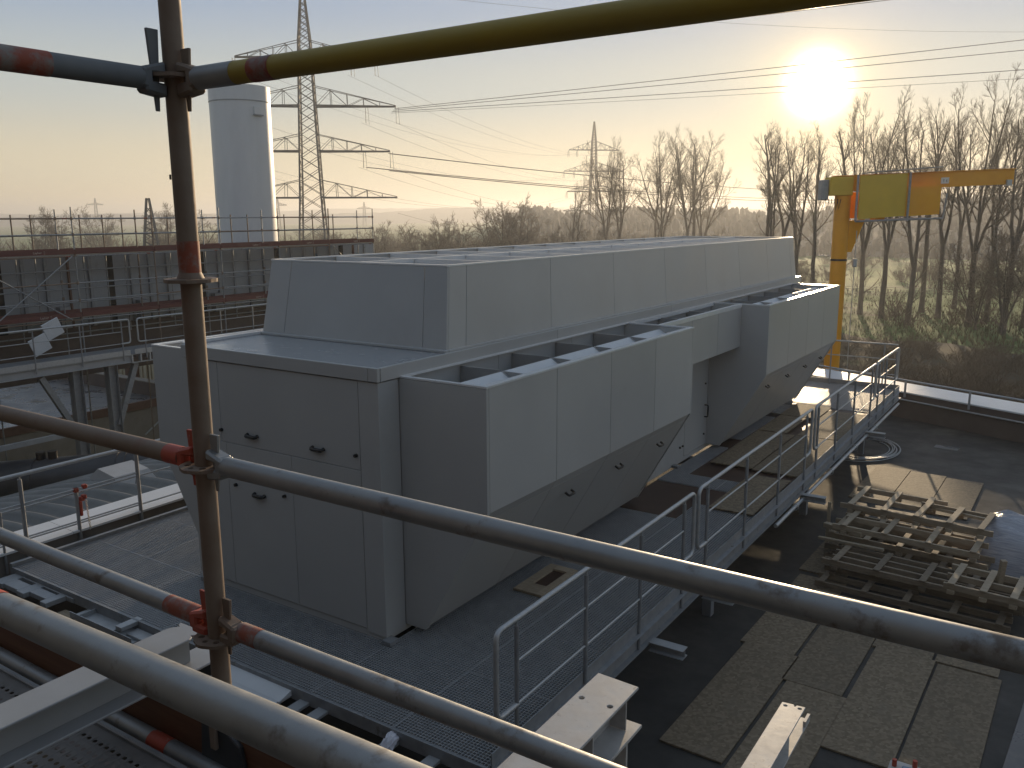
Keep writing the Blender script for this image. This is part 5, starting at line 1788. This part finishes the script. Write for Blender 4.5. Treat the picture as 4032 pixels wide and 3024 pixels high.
for _ in range(420):      # hedges and copses over the left half
    d = rr.uniform(120, 330)
    a = rr.uniform(-1.25, -.42)
    sp.append((d * math.sin(a), d * math.cos(a), rr.uniform(2.2, 5.2), rr.uniform(.8, 1.3)))
for _ in range(130):
    d = rr.uniform(150, 245)
    a = rr.uniform(-.62, .1)
    sp.append((d * math.sin(a), d * math.cos(a), rr.uniform(1.2, 2.8), rr.uniform(.8, 1.3)))
scatter_mass('hedgerow_scrub', shrub, sp, M['twig_brown'], 2)

# far woods: many small ragged crowns on the rising ground
fw = TB()
rf = np.random.RandomState(9)
spots = []
RH = []
_r = random.Random(11)
_p = [_r.uniform(0, 6) for _ in range(6)]
for i in range(301):
    u = i / 300
    RH.append(19.0 * (.72 + .17 * math.sin(u * 9 + _p[0]) + .11 * math.sin(u * 23 + _p[1]) + .05 * math.sin(u * 61 + _p[2])))
for _ in range(3000):
    adeg = rf.uniform(-33, 23)
    a = math.radians(adeg)
    hz = RH[int((adeg + 34) / 58 * 300)]
    dd = rf.uniform(8, 275)
    d = 245 + dd
    base_h = GZ + np.interp(dd, [0, 150, 258, 430], [-1, hz * .62, hz, hz * .9])
    h = rf.uniform(2.2, 5.6) * (1 if dd > 90 else .7)
    x, y = d * math.sin(a), d * math.cos(a)
    pts = [(x, y, base_h - 3), (x, y, base_h + h * .35), (x + rf.normal(0, .4), y, base_h + h * .8), (x + rf.normal(0, .5), y, base_h + h)]
    w_ = h * rf.uniform(.2, .42)
    fw.chain(pts, [w_ * .5, w_, w_ * .65, .12], 6)
fo_ = bpy.data.objects.new('forest', fw.mesh('forest', M['forest']))
COL.objects.link(fo_)
kind(fo_, 'stuff')

# tufts of dry grass and a field fence on the meadow
gv, gf_, n = [], [], 0
rg_ = np.random.RandomState(6)
for _ in range(5200):
    d = rg_.uniform(90, 150)
    a = rg_.uniform(-.40, .03)
    x, y = d * math.sin(a), d * math.cos(a)
    for k in range(3):
        t = rg_.uniform(0, 6.28)
        w_, h = .05, rg_.uniform(.2, .55)
        ln = rg_.normal(0, .18, 2)
        gv += [(x - w_ * math.cos(t), y - w_ * math.sin(t), GZ - .3), (x + w_ * math.cos(t), y + w_ * math.sin(t), GZ - .3), (x + ln[0], y + ln[1], GZ + h)]
        gf_.append((n, n + 1, n + 2))
        n += 3
me = bpy.data.meshes.new('dry_grass')
me.from_pydata(gv, [], gf_)
me.materials.append(mat('dry_grass', (.12, .10, .045), (.09, .115, .035), scale=.08, rough=.9))
kind(bpy.data.objects.new('dry_grass', me), 'stuff')
COL.objects.link(bpy.data.objects['dry_grass'])
mf = thing('field_fence', 'thin wire fence of wooden posts crossing the meadow behind the poplars', 'fence', (-20, 136, GZ))
for i in range(16):
    x = -36 + i * 2.6
    MB().box(x - .05, x + .05, 136 + i * .35, 136.1 + i * .35, GZ - .3, GZ + 1.3).build('post', M['timber_dark'], mf)
for z in (.5, .9, 1.2):
    MB().tube([(-36, 136.05, GZ + z), (3, 141.3, GZ + z)], .02, 4).build('rail_wire', M['wire'], mf)
